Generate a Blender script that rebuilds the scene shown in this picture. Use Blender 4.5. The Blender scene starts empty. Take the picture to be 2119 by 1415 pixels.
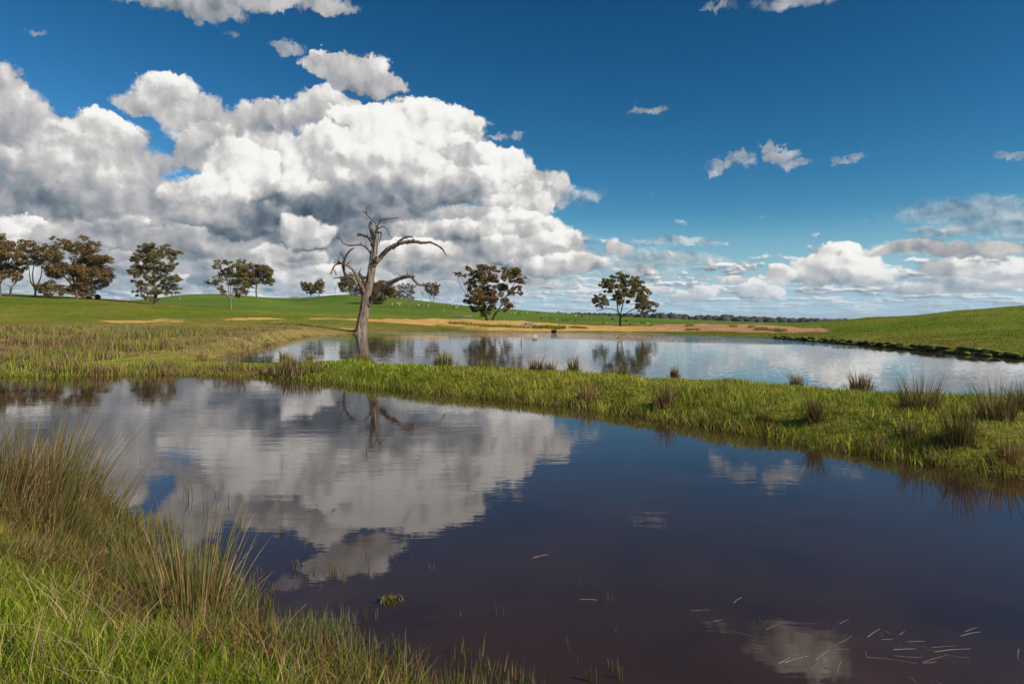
import bpy, bmesh, math, random
import numpy as np
from mathutils import Vector, Matrix

# ---------------------------------------------------------------- frame constants
FPX, CX, HY, EYE = 1412.0, 1059.5, 653.0, 1.8      # focal length / horizon measured on the photograph, eye height in m
SC = bpy.context.scene
COL = SC.collection
rng = np.random.default_rng(7)
random.seed(7)

# ---------------------------------------------------------------- camera
cam_d = bpy.data.cameras.new('camera')
cam_d.sensor_width = 36.0
cam_d.lens = 36.0 * FPX / 2119.0
cam_d.shift_y = (HY - 707.5) / 2119.0
cam_d.clip_start = 0.05
cam_d.clip_end = 60000
cam = bpy.data.objects.new('camera', cam_d)
cam.location = (0, 0, EYE)
cam.rotation_euler = (math.radians(90), 0, 0)
COL.objects.link(cam)
SC.camera = cam

# ---------------------------------------------------------------- sun, exposure
SUN_AZ, SUN_EL = math.radians(116), math.radians(32)     # clockwise from the view direction
S = Vector((math.sin(SUN_AZ) * math.cos(SUN_EL), math.cos(SUN_AZ) * math.cos(SUN_EL), math.sin(SUN_EL)))
sun_d = bpy.data.lights.new('sun', 'SUN')
sun_d.energy = 5.0
sun_d.angle = math.radians(0.55)
sun_d.color = (1.0, 0.93, 0.82)
sun = bpy.data.objects.new('sun', sun_d)
sun.rotation_euler = S.to_track_quat('Z', 'Y').to_euler()
sun.location = S * 60
COL.objects.link(sun)
SC.view_settings.view_transform = 'Standard'
SC.view_settings.look = 'None'
SC.view_settings.exposure = 0.0
SC.view_settings.gamma = 1.0
SC.cycles.use_denoising = True
SC.cycles.use_adaptive_sampling = True
SC.cycles.adaptive_threshold = 0.02
SC.cycles.adaptive_min_samples = 8
SC.cycles.max_bounces = 6
SC.cycles.diffuse_bounces = 2
SC.cycles.glossy_bounces = 3
SC.cycles.transmission_bounces = 3
SC.cycles.transparent_max_bounces = 6
SC.cycles.caustics_reflective = False
SC.cycles.caustics_refractive = False

# ---------------------------------------------------------------- world: Nishita sky and drifting cumulus
W = bpy.data.worlds.new('World')
SC.world = W
W.use_nodes = True


class NT:
    """small helper to wire shader nodes"""
    def __init__(self, tree):
        self.t = tree
        self.n = tree.nodes
        self.l = tree.links

    def put(self, sock, v):
        if isinstance(v, bpy.types.NodeSocket):
            self.l.new(v, sock)
        else:
            sock.default_value = v

    def node(self, kind, **kw):
        nd = self.n.new(kind)
        for k, v in kw.items():
            setattr(nd, k, v)
        return nd

    def m(self, op, a, b=0.0, c=0.0, clamp=False):
        nd = self.node('ShaderNodeMath', operation=op, use_clamp=clamp)
        self.put(nd.inputs[0], a); self.put(nd.inputs[1], b); self.put(nd.inputs[2], c)
        return nd.outputs[0]

    def v(self, op, a, b=None, c=None):
        nd = self.node('ShaderNodeVectorMath', operation=op)
        self.put(nd.inputs[0], a)
        if b is not None: self.put(nd.inputs[1], b)
        if c is not None: self.put(nd.inputs[2], c)
        return nd.outputs['Value'] if op in ('DOT_PRODUCT', 'LENGTH', 'DISTANCE') else nd.outputs[0]

    def ramp(self, x, a, b, lo=0.0, hi=1.0, kind='SMOOTHSTEP'):
        nd = self.node('ShaderNodeMapRange', interpolation_type=kind)
        self.put(nd.inputs[0], x); self.put(nd.inputs[1], a); self.put(nd.inputs[2], b)
        self.put(nd.inputs[3], lo); self.put(nd.inputs[4], hi)
        return nd.outputs[0]

    def mixf(self, f, a, b):
        nd = self.node('ShaderNodeMix', data_type='FLOAT')
        self.put(nd.inputs[0], f); self.put(nd.inputs[2], a); self.put(nd.inputs[3], b)
        return nd.outputs[0]

    def mixc(self, f, a, b, blend='MIX'):
        nd = self.node('ShaderNodeMix', data_type='RGBA', blend_type=blend)
        self.put(nd.inputs[0], f); self.put(nd.inputs[6], a); self.put(nd.inputs[7], b)
        return nd.outputs[2]

    def noise(self, vec, scale, detail=4.0, rough=0.5, dims='2D', color=False, lac=2.0, dist=0.0):
        nd = self.node('ShaderNodeTexNoise', noise_dimensions=dims)
        self.put(nd.inputs['Vector'], vec)
        nd.inputs['Scale'].default_value = scale
        nd.inputs['Detail'].default_value = detail
        nd.inputs['Roughness'].default_value = rough
        nd.inputs['Lacunarity'].default_value = lac
        nd.inputs['Distortion'].default_value = dist
        return nd.outputs[1] if color else nd.outputs[0]

    def voro(self, vec, scale, detail=2.0, rough=0.5, dims='2D', smooth=0.3):
        nd = self.node('ShaderNodeTexVoronoi', voronoi_dimensions=dims, feature='SMOOTH_F1', normalize=True)
        self.put(nd.inputs['Vector'], vec)
        nd.inputs['Scale'].default_value = scale
        nd.inputs['Detail'].default_value = detail
        nd.inputs['Roughness'].default_value = rough
        if 'Smoothness' in nd.inputs and nd.inputs['Smoothness'].enabled: nd.inputs['Smoothness'].default_value = smooth
        return nd.outputs['Distance']

    def xyz(self, x, y, z=0.0):
        nd = self.node('ShaderNodeCombineXYZ')
        self.put(nd.inputs[0], x); self.put(nd.inputs[1], y); self.put(nd.inputs[2], z)
        return nd.outputs[0]

    def sep(self, vec):
        nd = self.node('ShaderNodeSeparateXYZ')
        self.put(nd.inputs[0], vec)
        return nd.outputs

    def crv(self, x, stops, interp='EASE'):
        nd = self.node('ShaderNodeValToRGB')
        cr = nd.color_ramp
        cr.interpolation = interp
        while len(cr.elements) < len(stops):
            cr.elements.new(0.5)
        for e, (p, c) in zip(cr.elements, stops):
            e.position = p
            e.color = (c[0], c[1], c[2], 1.0)
        self.put(nd.inputs[0], x)
        return nd.outputs[0]


def lin(r, g, b):
    f = lambda c: (c / 255 / 12.92) if c / 255 <= 0.04045 else ((c / 255 + 0.055) / 1.055) ** 2.4
    return (f(r), f(g), f(b))


# cumulus heads: place on the photograph (px), half-width, half-height, brightness at the top and at the base, softness
CLOUDS = [
    # thin high streaks first
    (2010, 432, 170, 30, .62, .50, .95), (2100, 455, 150, 42, .60, .48, .95), (1985, 478, 120, 16, .55, .48, .95),
    (1405, 500, 95, 9, .50, .45, .95), (1300, 545, 170, 30, .62, .5, .95), (1420, 535, 90, 14, .52, .46, .95),
    (2090, 315, 55, 9, .42, .40, .95), (1130, 406, 100, 20, .62, .52, .9),
    # loose scraps in the blue
    (1345, 228, 40, 8, .66, .52, .9), (1505, 338, 46, 15, .72, .58, .85), (1480, 350, 22, 7, .6, .55, .9), (1535, 322, 26, 8, .62, .55, .9),
    (1622, 318, 36, 15, .74, .56, .85), (1660, 333, 34, 9, .6, .5, .9), (1600, 300, 18, 8, .66, .55, .9), (1745, 328, 32, 9, .58, .5, .9),
    (1640, 0, 90, 16, .58, .46, .85), (1490, 8, 32, 8, .50, .45, .9), (590, 97, 36, 12, .50, .46, .9),
    (1660, -48, 100, 40, .62, .48, .7), (480, 80, 22, 6, .42, .4, .95), (1035, 280, 22, 6, .55, .5, .9), (1065, 275, 18, 6, .5, .5, .9), (60, 55, 22, 7, .38, .38, .95),
    # cloud cut by the top edge
    (300, -12, 170, 28, .58, .48, .75), (420, 12, 80, 34, .62, .50, .6), (560, -4, 150, 26, .58, .48, .75), (660, 14, 62, 18, .60, .48, .7),
    # small tilted cloud
    (695, 132, 52, 27, .78, .56, .42), (745, 152, 60, 36, .76, .50, .40), (795, 180, 40, 29, .70, .44, .42), (655, 120, 20, 10, .6, .5, .8),
    # grey body behind the heads
    (180, 470, 420, 90, .56, .40, .6), (640, 470, 380, 90, .60, .38, .6), (1020, 520, 190, 62, .66, .46, .6), (250, 570, 420, 34, .66, .5, .8), (850, 580, 380, 30, .66, .5, .8),
    # left bank
    (10, 205, 70, 60, .72, .50, .45), (-50, 260, 160, 120, .66, .42, .5), (85, 265, 75, 45, .66, .44, .5), (215, 285, 95, 42, .98, .66, .35),
    (345, 195, 62, 42, .82, .56, .40), (285, 212, 42, 22, .66, .50, .6), (395, 235, 60, 42, .72, .52, .5), (70, 300, 150, 44, .58, .40, .6),
    (500, 262, 95, 42, .66, .52, .5), (570, 248, 70, 32, .66, .52, .5), (665, 215, 62, 38, .74, .44, .38), (640, 250, 90, 32, .52, .44, .6),
    # sunlit tower
    (765, 245, 70, 26, 1.0, .92, .35), (880, 250, 78, 42, 1.0, .90, .32), (930, 268, 70, 34, .96, .84, .4), (830, 285, 95, 42, 1.0, .86, .4),
    (970, 290, 42, 18, .82, .66, .7), (215, 325, 150, 44, .78, .54, .5), (110, 360, 170, 40, .66, .44, .6), (420, 300, 60, 48, .78, .60, .5),
    (690, 310, 110, 46, .94, .72, .45), (570, 335, 70, 66, .78, .60, .5), (510, 350, 58, 56, 1.0, .78, .32), (900, 325, 80, 42, .94, .72, .4),
    (1035, 348, 62, 44, .96, .70, .32), (950, 345, 60, 34, .72, .56, .5), (790, 352, 140, 46, .94, .58, .42), (660, 365, 60, 40, .84, .58, .45),
    (1115, 385, 48, 32, .82, .58, .45), (290, 395, 130, 40, .62, .44, .6), (990, 385, 110, 34, .92, .56, .42), (420, 408, 85, 36, .92, .60, .4),
    (110, 418, 150, 34, .50, .30, .6), (640, 408, 80, 32, .80, .40, .45), (860, 400, 160, 30, .66, .26, .6), (1055, 418, 72, 26, .88, .46, .45),
    (720, 432, 180, 26, .38, .12, .7), (470, 445, 150, 28, .52, .22, .6), 
    (980, 445, 90, 24, .78, .42, .5), (1070, 470, 100, 28, .88, .52, .42), (1150, 505, 62, 30, .88, .54, .4), (955, 480, 110, 24, .84, .40, .5),
    (45, 480, 62, 30, .98, .66, .4), (160, 492, 90, 24, .70, .42, .5), (330, 492, 120, 22, .66, .36, .5), (625, 480, 52, 30, .94, .56, .42),
    (1060, 515, 110, 22, .80, .46, .5), (860, 518, 80, 20, .94, .56, .45), 
    (1160, 548, 84, 20, .86, .54, .5), (560, 520, 40, 14, .84, .5, .5), 
    
    # cumulus low on the right
    (1735, 525, 44, 24, 1.0, .84, .35), (1770, 545, 56, 26, .98, .78, .4), (1690, 552, 44, 26, .98, .74, .4), (1810, 568, 46, 18, .9, .6, .5),
    (1740, 572, 105, 17, .90, .50, .45), (1615, 570, 32, 19, .96, .74, .4), (1555, 595, 32, 15, .96, .72, .4), (1590, 605, 32, 12, .92, .66, .5),
    (1450, 605, 30, 12, .92, .66, .5), (1412, 615, 26, 8, .84, .6, .5), (1500, 575, 34, 8, .8, .6, .6), (1285, 518, 30, 13, .86, .62, .5),
    (1870, 515, 90, 13, .66, .44, .7), (2020, 520, 110, 16, .62, .44, .7), (1970, 560, 62, 18, .82, .42, .5), (2060, 570, 80, 24, .78, .32, .5),
    (1990, 590, 90, 13, .6, .34, .6), (2110, 555, 50, 18, .86, .5, .5), (1885, 600, 62, 11, .8, .5, .6), (1330, 600, 60, 9, .8, .6, .7),
]


_r = random.Random(31)
_low = []
for _i in range(46):            # rank on rank of smaller heads toward the horizon, farthest painted first
    _y = 598 - 150 * (_i / 46) ** 0.9 + _r.uniform(-8, 8)
    _s = 0.35 + 0.65 * (600 - _y) / 150
    _t = _r.choice((.95, .9, .8, .7, .6, .5))
    _low.append((_r.uniform(-40, 1230 if _y > 500 else 1000), _y, _r.uniform(55, 105) * _s, _r.uniform(20, 34) * _s, _t, _t * _r.uniform(.3, .55), _r.uniform(.4, .6)))
_k = CLOUDS.index((10, 205, 70, 60, .72, .50, .45))
CLOUDS = CLOUDS[:_k] + _low + CLOUDS[_k:]
REL, EDGE0, EDGEK, BLOB = 0.78, 0.58, 1.3, 1.24
SKY_STR = 0.085
def sky_world():
    nt = NT(W.node_tree)
    W.node_tree.nodes.clear()
    out = nt.node('ShaderNodeOutputWorld')
    tc = nt.node('ShaderNodeTexCoord').outputs['Generated']
    d = nt.v('NORMALIZE', tc)
    x, y, z = nt.sep(d)
    DEG = 180 / math.pi
    az = nt.m('MULTIPLY', nt.m('ARCTAN2', x, y), DEG)
    el = nt.m('MULTIPLY', nt.m('ARCSINE', z), DEG)
    p = nt.xyz(az, el)
    # cloud texture gets finer toward the horizon
    lw = nt.ramp(el, 0.0, 11.0, 0.30, 1.0, 'LINEAR')
    w1 = nt.v('SUBTRACT', nt.noise(p, 0.22, 2.0, 0.5, color=True), (0.5, 0.5, 0.5))
    w2 = nt.v('SUBTRACT', nt.noise(p, 0.8, 3.0, 0.55, color=True), (0.5, 0.5, 0.5))
    wv = nt.v('ADD', nt.v('MULTIPLY', w1, (2.6, 1.7, 0)), nt.v('MULTIPLY', w2, (1.2, 1.1, 0)))
    w3 = nt.v('SUBTRACT', nt.noise(p, 2.7, 2.0, 0.6, color=True), (0.5, 0.5, 0.5))
    wv = nt.v('ADD', wv, nt.v('MULTIPLY', w3, (0.5, 0.5, 0)))
    sc = nt.node('ShaderNodeVectorMath', operation='SCALE')
    nt.l.new(wv, sc.inputs[0]); nt.l.new(lw, sc.inputs['Scale'])
    pw = nt.v('ADD', p, sc.outputs[0])
    # billows, sampled here and a little toward the sun
    pb = nt.v('ADD', nt.xyz(az, nt.m('MULTIPLY', nt.m('POWER', nt.m('MAXIMUM', el, 0.0), 0.75), 2.3)), nt.v('MULTIPLY', w2, (0.9, 0.9, 0)))

    def billow(vec):
        a = nt.voro(vec, 0.34, 2.3, 0.5, smooth=0.4)
        b = nt.noise(vec, 0.85, 5.0, 0.58)
        return nt.m('ADD', nt.m('MULTIPLY', a, 1.15), nt.m('MULTIPLY', b, 0.36))
    b0 = billow(pb)
    b1 = billow(nt.v('ADD', pb, (0.45, 0.62, 0)))
    rel = nt.m('MULTIPLY', nt.m('SUBTRACT', b1, b0), REL)
    rel = nt.m('ADD', rel, nt.v('DOT_PRODUCT', w1, (0.0, 0.12, 0.62)))      # broad lighter and greyer masses
    edge = nt.m('MULTIPLY', nt.m('SUBTRACT', b0, EDGE0), EDGEK)

    # --- clear sky
    sk = nt.node('ShaderNodeTexSky', sky_type='NISHITA')
    sk.sun_disc = False
    sk.sun_elevation = SUN_EL
    sk.sun_rotation = SUN_AZ
    sk.altitude = 250
    sk.air_density = 1.0
    sk.dust_density = 0.0
    sk.ozone_density = 4.0
    # a polarising filter deepens the blue; thin haze whitens the lowest few degrees
    r_, g_, b_ = nt.sep(nt.v('MULTIPLY', sk.outputs[0], (SKY_STR, SKY_STR, SKY_STR)))
    ch = [nt.m('MULTIPLY', nt.m('POWER', c, g), k / SKY_STR) for c, g, k in ((r_, 2.3, 3.0), (g_, 1.62, 1.68), (b_, 1.6, 1.52))]
    skc = nt.mixc(nt.ramp(el, 0.0, 9.0, 0.95, 0.0), nt.xyz(*ch), (*[c / SKY_STR for c in lin(158, 196, 219)], 1))

    zone = [0]

    def clear():
        zone[0] += 1
        bg1 = nt.node('ShaderNodeBackground')
        nt.l.new(skc, bg1.inputs[0])
        bg1.inputs[1].default_value = SKY_STR + zone[0] * 1e-5     # kept distinct so each quarter is looked up alone
        return bg1.outputs[0]
    hz = nt.ramp(el, 0.0, 5.0, 0.60, 0.0)

    def finish(alpha, shade):
        shade = nt.m('ADD', shade, rel, clamp=True)
        ccol = nt.crv(shade, [(0.0, lin(70, 86, 102)), (0.25, lin(116, 129, 140)), (0.5, lin(168, 170, 175)),
                              (0.72, lin(204, 202, 201)), (0.88, lin(240, 238, 234)), (1.0, lin(252, 250, 246))], 'LINEAR')
        ccol = nt.mixc(hz, ccol, (*lin(172, 196, 214), 1))     # seen through more air low down
        bg2 = nt.node('ShaderNodeBackground')
        nt.l.new(ccol, bg2.inputs[0])
        bg2.inputs[1].default_value = 0.97
        return mix(nt.m('MINIMUM', alpha, 1.0), clear(), bg2.outputs[0])

    def mix(f, a, b):
        mx = nt.node('ShaderNodeMixShader')
        nt.put(mx.inputs[0], f)
        nt.l.new(a, mx.inputs[1]); nt.l.new(b, mx.inputs[2])
        return mx.outputs[0]

    # --- far deck of small clouds low over the horizon
    lel = nt.m('LOGARITHM', nt.m('ADD', nt.m('MAXIMUM', el, 0.0), 0.8), 2.0)
    pf = nt.v('ADD', nt.xyz(nt.m('MULTIPLY', az, 0.26), nt.m('MULTIPLY', lel, 2.0)), nt.v('MULTIPLY', w2, (0.30, 0.2, 0)))
    f0 = nt.noise(pf, 1.5, 4.0, 0.58)
    f1 = nt.noise(nt.v('ADD', pf, (0.06, 0.13, 0)), 1.5, 4.0, 0.58)
    cover = nt.ramp(el, 2.5, 8.0, 0.36, 0.72, 'LINEAR')
    cover = nt.m('SUBTRACT', cover, nt.ramp(az, 8.0, -8.0, 0.0, 0.12))
    fa = nt.m('MULTIPLY', nt.ramp(f0, cover, nt.m('ADD', cover, 0.18)), nt.m('MULTIPLY', nt.ramp(el, 0.0, 1.6, 0.5, 0.95), nt.ramp(el, 7.5, 11.0, 1.0, 0.0)))
    fs = nt.m('ADD', 0.62, nt.m('MULTIPLY', nt.m('SUBTRACT', f0, f1), 3.4), clamp=True)

    def heads(keep):
        zone[0] += 1
        zt = bpy.data.node_groups.new('cloud_quarter', 'ShaderNodeTree')
        for nm, ty in (('P', 'Vector'), ('Edge', 'Float'), ('Shade', 'Float'), ('Alpha', 'Float')):
            zt.interface.new_socket(nm, in_out='INPUT', socket_type='NodeSocket' + ty)
        for nm in ('Shade', 'Alpha'):
            zt.interface.new_socket(nm, in_out='OUTPUT', socket_type='NodeSocketFloat')
        z = NT(zt)
        gi = z.node('NodeGroupInput').outputs
        pv, shade, alpha, i = gi['P'], gi['Shade'], gi['Alpha'], 0
        for (cx, cy, rx, ry, top, bot, soft) in CLOUDS:
            u, vv = (cx - CX) / FPX, (HY - cy) / FPX
            a = math.atan(u); e = math.atan(vv * math.cos(a))
            ra = rx * math.cos(a) ** 2 * DEG / FPX * BLOB * (1 + zone[0] * 1e-5)
            re = ry * math.cos(a) * math.cos(e) ** 2 * DEG / FPX * BLOB * (1 + zone[0] * 1e-5)
            a *= DEG; e *= DEG
            if not keep(a, e, ra * 1.45 + 1.6, re * 1.45 + 1.1):
                continue
            i += 1
            if i % 14 == 13:      # keeps the shader's evaluation order (and its memory) in small batches
                pv = z.v('MULTIPLY_ADD', shade, (1e-6, 1e-6, 0), pv)
            thin = soft >= .84
            hd = z.node('ShaderNodeGroup', node_tree=HEAD)
            for k, val in (('P', pv), ('Edge', gi['Edge']), ('Shade', shade), ('Alpha', alpha), ('S', (1 / ra, 1 / re, 0)), ('O', (-a / ra, -e / re, 0)),
                           ('Full', 1.0 - soft * (1.2 if thin else 1.0)), ('EdgeW', .15 if soft > .92 else 1.0), ('Max', (.58 if soft > .92 else .7) if thin else 1.0), ('K', (top - bot) * 0.68), ('Mid', (top + bot) * 0.5 + 0.015)):
                z.put(hd.inputs[k], val)
            shade, alpha = hd.outputs['Shade'], hd.outputs['Alpha']
        go = z.node('NodeGroupOutput')
        z.l.new(shade, go.inputs[0]); z.l.new(alpha, go.inputs[1])
        g = nt.node('ShaderNodeGroup', node_tree=zt)
        for k, val in (('P', pw), ('Edge', edge), ('Shade', fs), ('Alpha', fa)):
            nt.put(g.inputs[k], val)
        return finish(g.outputs['Alpha'], g.outputs['Shade'])

    # one cloud head: an ellipse with a billowing rim, brighter above than below, laid over what is there
    HEAD = bpy.data.node_groups.new('cloud_head', 'ShaderNodeTree')
    for nm, ty in (('P', 'Vector'), ('Edge', 'Float'), ('Shade', 'Float'), ('Alpha', 'Float'), ('S', 'Vector'), ('O', 'Vector'), ('Full', 'Float'), ('Max', 'Float'), ('K', 'Float'), ('Mid', 'Float'), ('EdgeW', 'Float')):
        HEAD.interface.new_socket(nm, in_out='INPUT', socket_type='NodeSocket' + ty)
    for nm in ('Shade', 'Alpha'):
        HEAD.interface.new_socket(nm, in_out='OUTPUT', socket_type='NodeSocketFloat')
    hn = NT(HEAD)
    hi = hn.node('NodeGroupInput').outputs
    q = hn.v('MULTIPLY_ADD', hi['P'], hi['S'], hi['O'])
    r2 = hn.m('MULTIPLY_ADD', hi['Edge'], hi['EdgeW'], hn.v('DOT_PRODUCT', q, q))
    al = hn.ramp(r2, 1.0, hi['Full'], 0.0, hi['Max'])
    s = hn.m('MULTIPLY_ADD', hn.v('DOT_PRODUCT', q, (0.25, 0.97, 0)), hi['K'], hi['Mid'])
    ho = hn.node('NodeGroupOutput')
    hn.l.new(hn.mixf(al, hi['Shade'], s), ho.inputs[0])
    hn.l.new(hn.m('MAXIMUM', hi['Alpha'], al), ho.inputs[1])

    # the placed heads are looked up by quarter of the sky
    A, E1, E2 = 11.0, 6.0, 11.0
    right = heads(lambda a, e, r, h: a + r > A)
    low = heads(lambda a, e, r, h: a - r < A and e - h < E1)
    mid = heads(lambda a, e, r, h: a - r < A and e + h > E1 and e - h < E2)
    top = heads(lambda a, e, r, h: a - r < A and e + h > E2)
    left = mix(nt.m('GREATER_THAN', el, E1), low, mix(nt.m('GREATER_THAN', el, E2), mid, top))
    front = mix(nt.m('GREATER_THAN', az, A), left, right)
    # --- the same kind of cumulus goes on all round, away from the view
    aaz = nt.m('ABSOLUTE', az)
    pg = nt.v('ADD', p, nt.v('MULTIPLY', w1, (3, 2, 0)))
    g0 = nt.noise(pg, 0.055, 5.0, 0.55)
    g1 = nt.noise(nt.v('ADD', pg, (0.8, 1.6, 0)), 0.055, 5.0, 0.55)
    ga = nt.m('MULTIPLY', nt.m('MULTIPLY', nt.ramp(g0, 0.50, 0.58), nt.ramp(aaz, 48.0, 58.0)), nt.ramp(el, 2.0, 75.0, 1.0, 0.0))
    gs = nt.m('ADD', 0.62, nt.m('MULTIPLY', nt.m('SUBTRACT', g0, g1), 4.0), clamp=True)
    around = finish(nt.m('MAXIMUM', fa, ga), nt.mixf(ga, fs, gs))
    allsky = mix(nt.m('GREATER_THAN', aaz, 48.0), front, around)
    final = mix(nt.m('GREATER_THAN', el, 34.0), allsky, clear())
    nt.l.new(final, out.inputs[0])


sky_world()
W.cycles.sampling_method = 'NONE'


# ================================================================ helpers
def tag(o, label=None, cat=None, group=None, kind=None):
    if label: o['label'] = label
    if cat: o['category'] = cat
    if group: o['group'] = group
    if kind: o['kind'] = kind
    return o


def link(name, data, parent=None, loc=None):
    o = bpy.data.objects.new(name, data)
    COL.objects.link(o)
    if parent is not None: o.parent = parent
    if loc is not None: o.location = loc
    return o


def np_mesh(name, V, faces, mat=None, col=None, smooth=False):
    """faces: list of integer arrays (n,3) or (n,4); col: per-vertex rgb"""
    me = bpy.data.meshes.new(name)
    V = np.asarray(V, dtype=np.float32)
    me.vertices.add(len(V))
    me.vertices.foreach_set('co', V.ravel())
    faces = [np.asarray(f, dtype=np.int32) for f in faces if len(f)]
    idx = np.concatenate([f.ravel() for f in faces])
    tot = np.concatenate([np.full(len(f), f.shape[1], dtype=np.int32) for f in faces])
    st = np.concatenate([[0], np.cumsum(tot)[:-1]]).astype(np.int32)
    me.loops.add(len(idx))
    me.loops.foreach_set('vertex_index', idx)
    me.polygons.add(len(tot))
    me.polygons.foreach_set('loop_start', st)
    me.polygons.foreach_set('loop_total', tot)
    if smooth:
        me.polygons.foreach_set('use_smooth', np.ones(len(tot), dtype=bool))
    me.update(calc_edges=True)
    if col is not None:
        c = np.ones((len(V), 4), dtype=np.float32)
        c[:, :3] = col
        at = me.color_attributes.new('Col', 'FLOAT_COLOR', 'POINT')
        at.data.foreach_set('color', c.ravel())
    if mat: me.materials.append(mat)
    return me


def vnoise(x, y, seed=0):
    """smooth value noise in numpy, range 0..1"""
    x = np.asarray(x, float); y = np.asarray(y, float)
    xi = np.floor(x).astype(np.int64); yi = np.floor(y).astype(np.int64)
    fx = x - xi; fy = y - yi
    fx = fx * fx * (3 - 2 * fx); fy = fy * fy * (3 - 2 * fy)

    def h(a, b):
        n = (a * 374761393 + b * 668265263 + seed * 1442695041) & 0xffffffff
        n = ((n ^ (n >> 13)) * 1274126177) & 0xffffffff
        return ((n ^ (n >> 16)) & 0xffff) / 65535.0
    return (h(xi, yi) * (1 - fx) + h(xi + 1, yi) * fx) * (1 - fy) + (h(xi, yi + 1) * (1 - fx) + h(xi + 1, yi + 1) * fx) * fy


def fbm(x, y, oct=4, seed=0):
    s = 0; a = 0.5; t = 0
    for i in range(oct):
        s = s + a * vnoise(x, y, seed + i * 17); t += a
        x = x * 2.03 + 11.3; y = y * 2.03 + 5.7; a *= 0.5
    return s / t


def sstep(a, b, x):
    t = np.clip((x - a) / (b - a), 0, 1)
    return t * t * (3 - 2 * t)


def lerp(a, b, t):
    t = np.asarray(t)[..., None]
    return np.asarray(a) * (1 - t) + np.asarray(b) * t


def new_mat(name):
    m = bpy.data.materials.new(name)
    m.use_nodes = True
    m.node_tree.nodes.clear()
    nt = NT(m.node_tree)
    out = nt.node('ShaderNodeOutputMaterial')
    return m, nt, out


def leaf_mat(name, trans=0.3, rough=0.6, vary=0.25):
    """thin leaf or blade: colour carried by each blade, some light shines through"""
    m, nt, out = new_mat(name)
    at = nt.node('ShaderNodeAttribute', attribute_name='Col')
    geo = nt.node('ShaderNodeNewGeometry')
    n = nt.noise(geo.outputs['Position'], 2.3, 2.0, 0.5, dims='3D')
    c = nt.mixc(1.0, at.outputs['Color'], nt.crv(n, [(0.25, (1 - vary,) * 3), (0.75, (1 + vary,) * 3)], 'LINEAR'), 'MULTIPLY')
    df = nt.node('ShaderNodeBsdfPrincipled')
    nt.l.new(c, df.inputs['Base Color'])
    df.inputs['Roughness'].default_value = rough
    df.inputs['Specular IOR Level'].default_value = 0.08
    tr = nt.node('ShaderNodeBsdfTranslucent')
    nt.l.new(c, tr.inputs[0])
    mx = nt.node('ShaderNodeMixShader')
    mx.inputs[0].default_value = trans
    nt.l.new(df.outputs[0], mx.inputs[1]); nt.l.new(tr.outputs[0], mx.inputs[2])
    nt.l.new(mx.outputs[0], out.inputs[0])
    return m


def blades(P, h, w, az, lean, col, nseg=2, tipc=None, curl=1.8, nodes=None):
    """grass blades / rush stems as tapering strips; all arguments are arrays of length n"""
    n = len(P)
    d = np.stack([np.cos(az), np.sin(az), np.zeros(n)], 1)
    sa = rng.uniform(0, 2 * np.pi, n)
    s = np.stack([np.cos(sa), np.sin(sa), np.zeros(n)], 1)
    lv = []
    per = 2 * nseg + 1
    V = np.zeros((n, per, 3)); C = np.zeros((n, per, 3))
    tipc = col if tipc is None else tipc
    for k in range(nseg + 1):
        t = k / nseg
        c = P + d * (h * lean * t ** curl)[:, None]
        c[:, 2] += h * t * np.sqrt(np.clip(1 - (lean * t * 0.55) ** 2, 0.1, 1))
        cc = lerp(col, tipc, np.full(n, t ** 1.5))
        if k < nseg:
            ww = (w * (1 - 0.55 * t))[:, None] * 0.5
            V[:, 2 * k] = c - s * ww; V[:, 2 * k + 1] = c + s * ww
            C[:, 2 * k] = cc; C[:, 2 * k + 1] = cc
        else:
            V[:, 2 * k] = c; C[:, 2 * k] = cc
    base = (np.arange(n) * per)[:, None]
    quads = [base + np.array([[2 * k, 2 * k + 1, 2 * k + 3, 2 * k + 2]]) for k in range(nseg - 1)]
    tri = base + np.array([[2 * nseg - 2, 2 * nseg - 1, 2 * nseg]])
    return V.reshape(-1, 3), [np.concatenate(quads) if quads else np.zeros((0, 4), int), tri], C.reshape(-1, 3)


def pick(cols, n, w=None, jit=0.15):
    cols = np.array(cols)
    i = rng.choice(len(cols), n, p=w)
    c = cols[i] * (1 + rng.normal(0, jit, (n, 1)))
    return np.clip(c, 0.004, 0.9)


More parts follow.
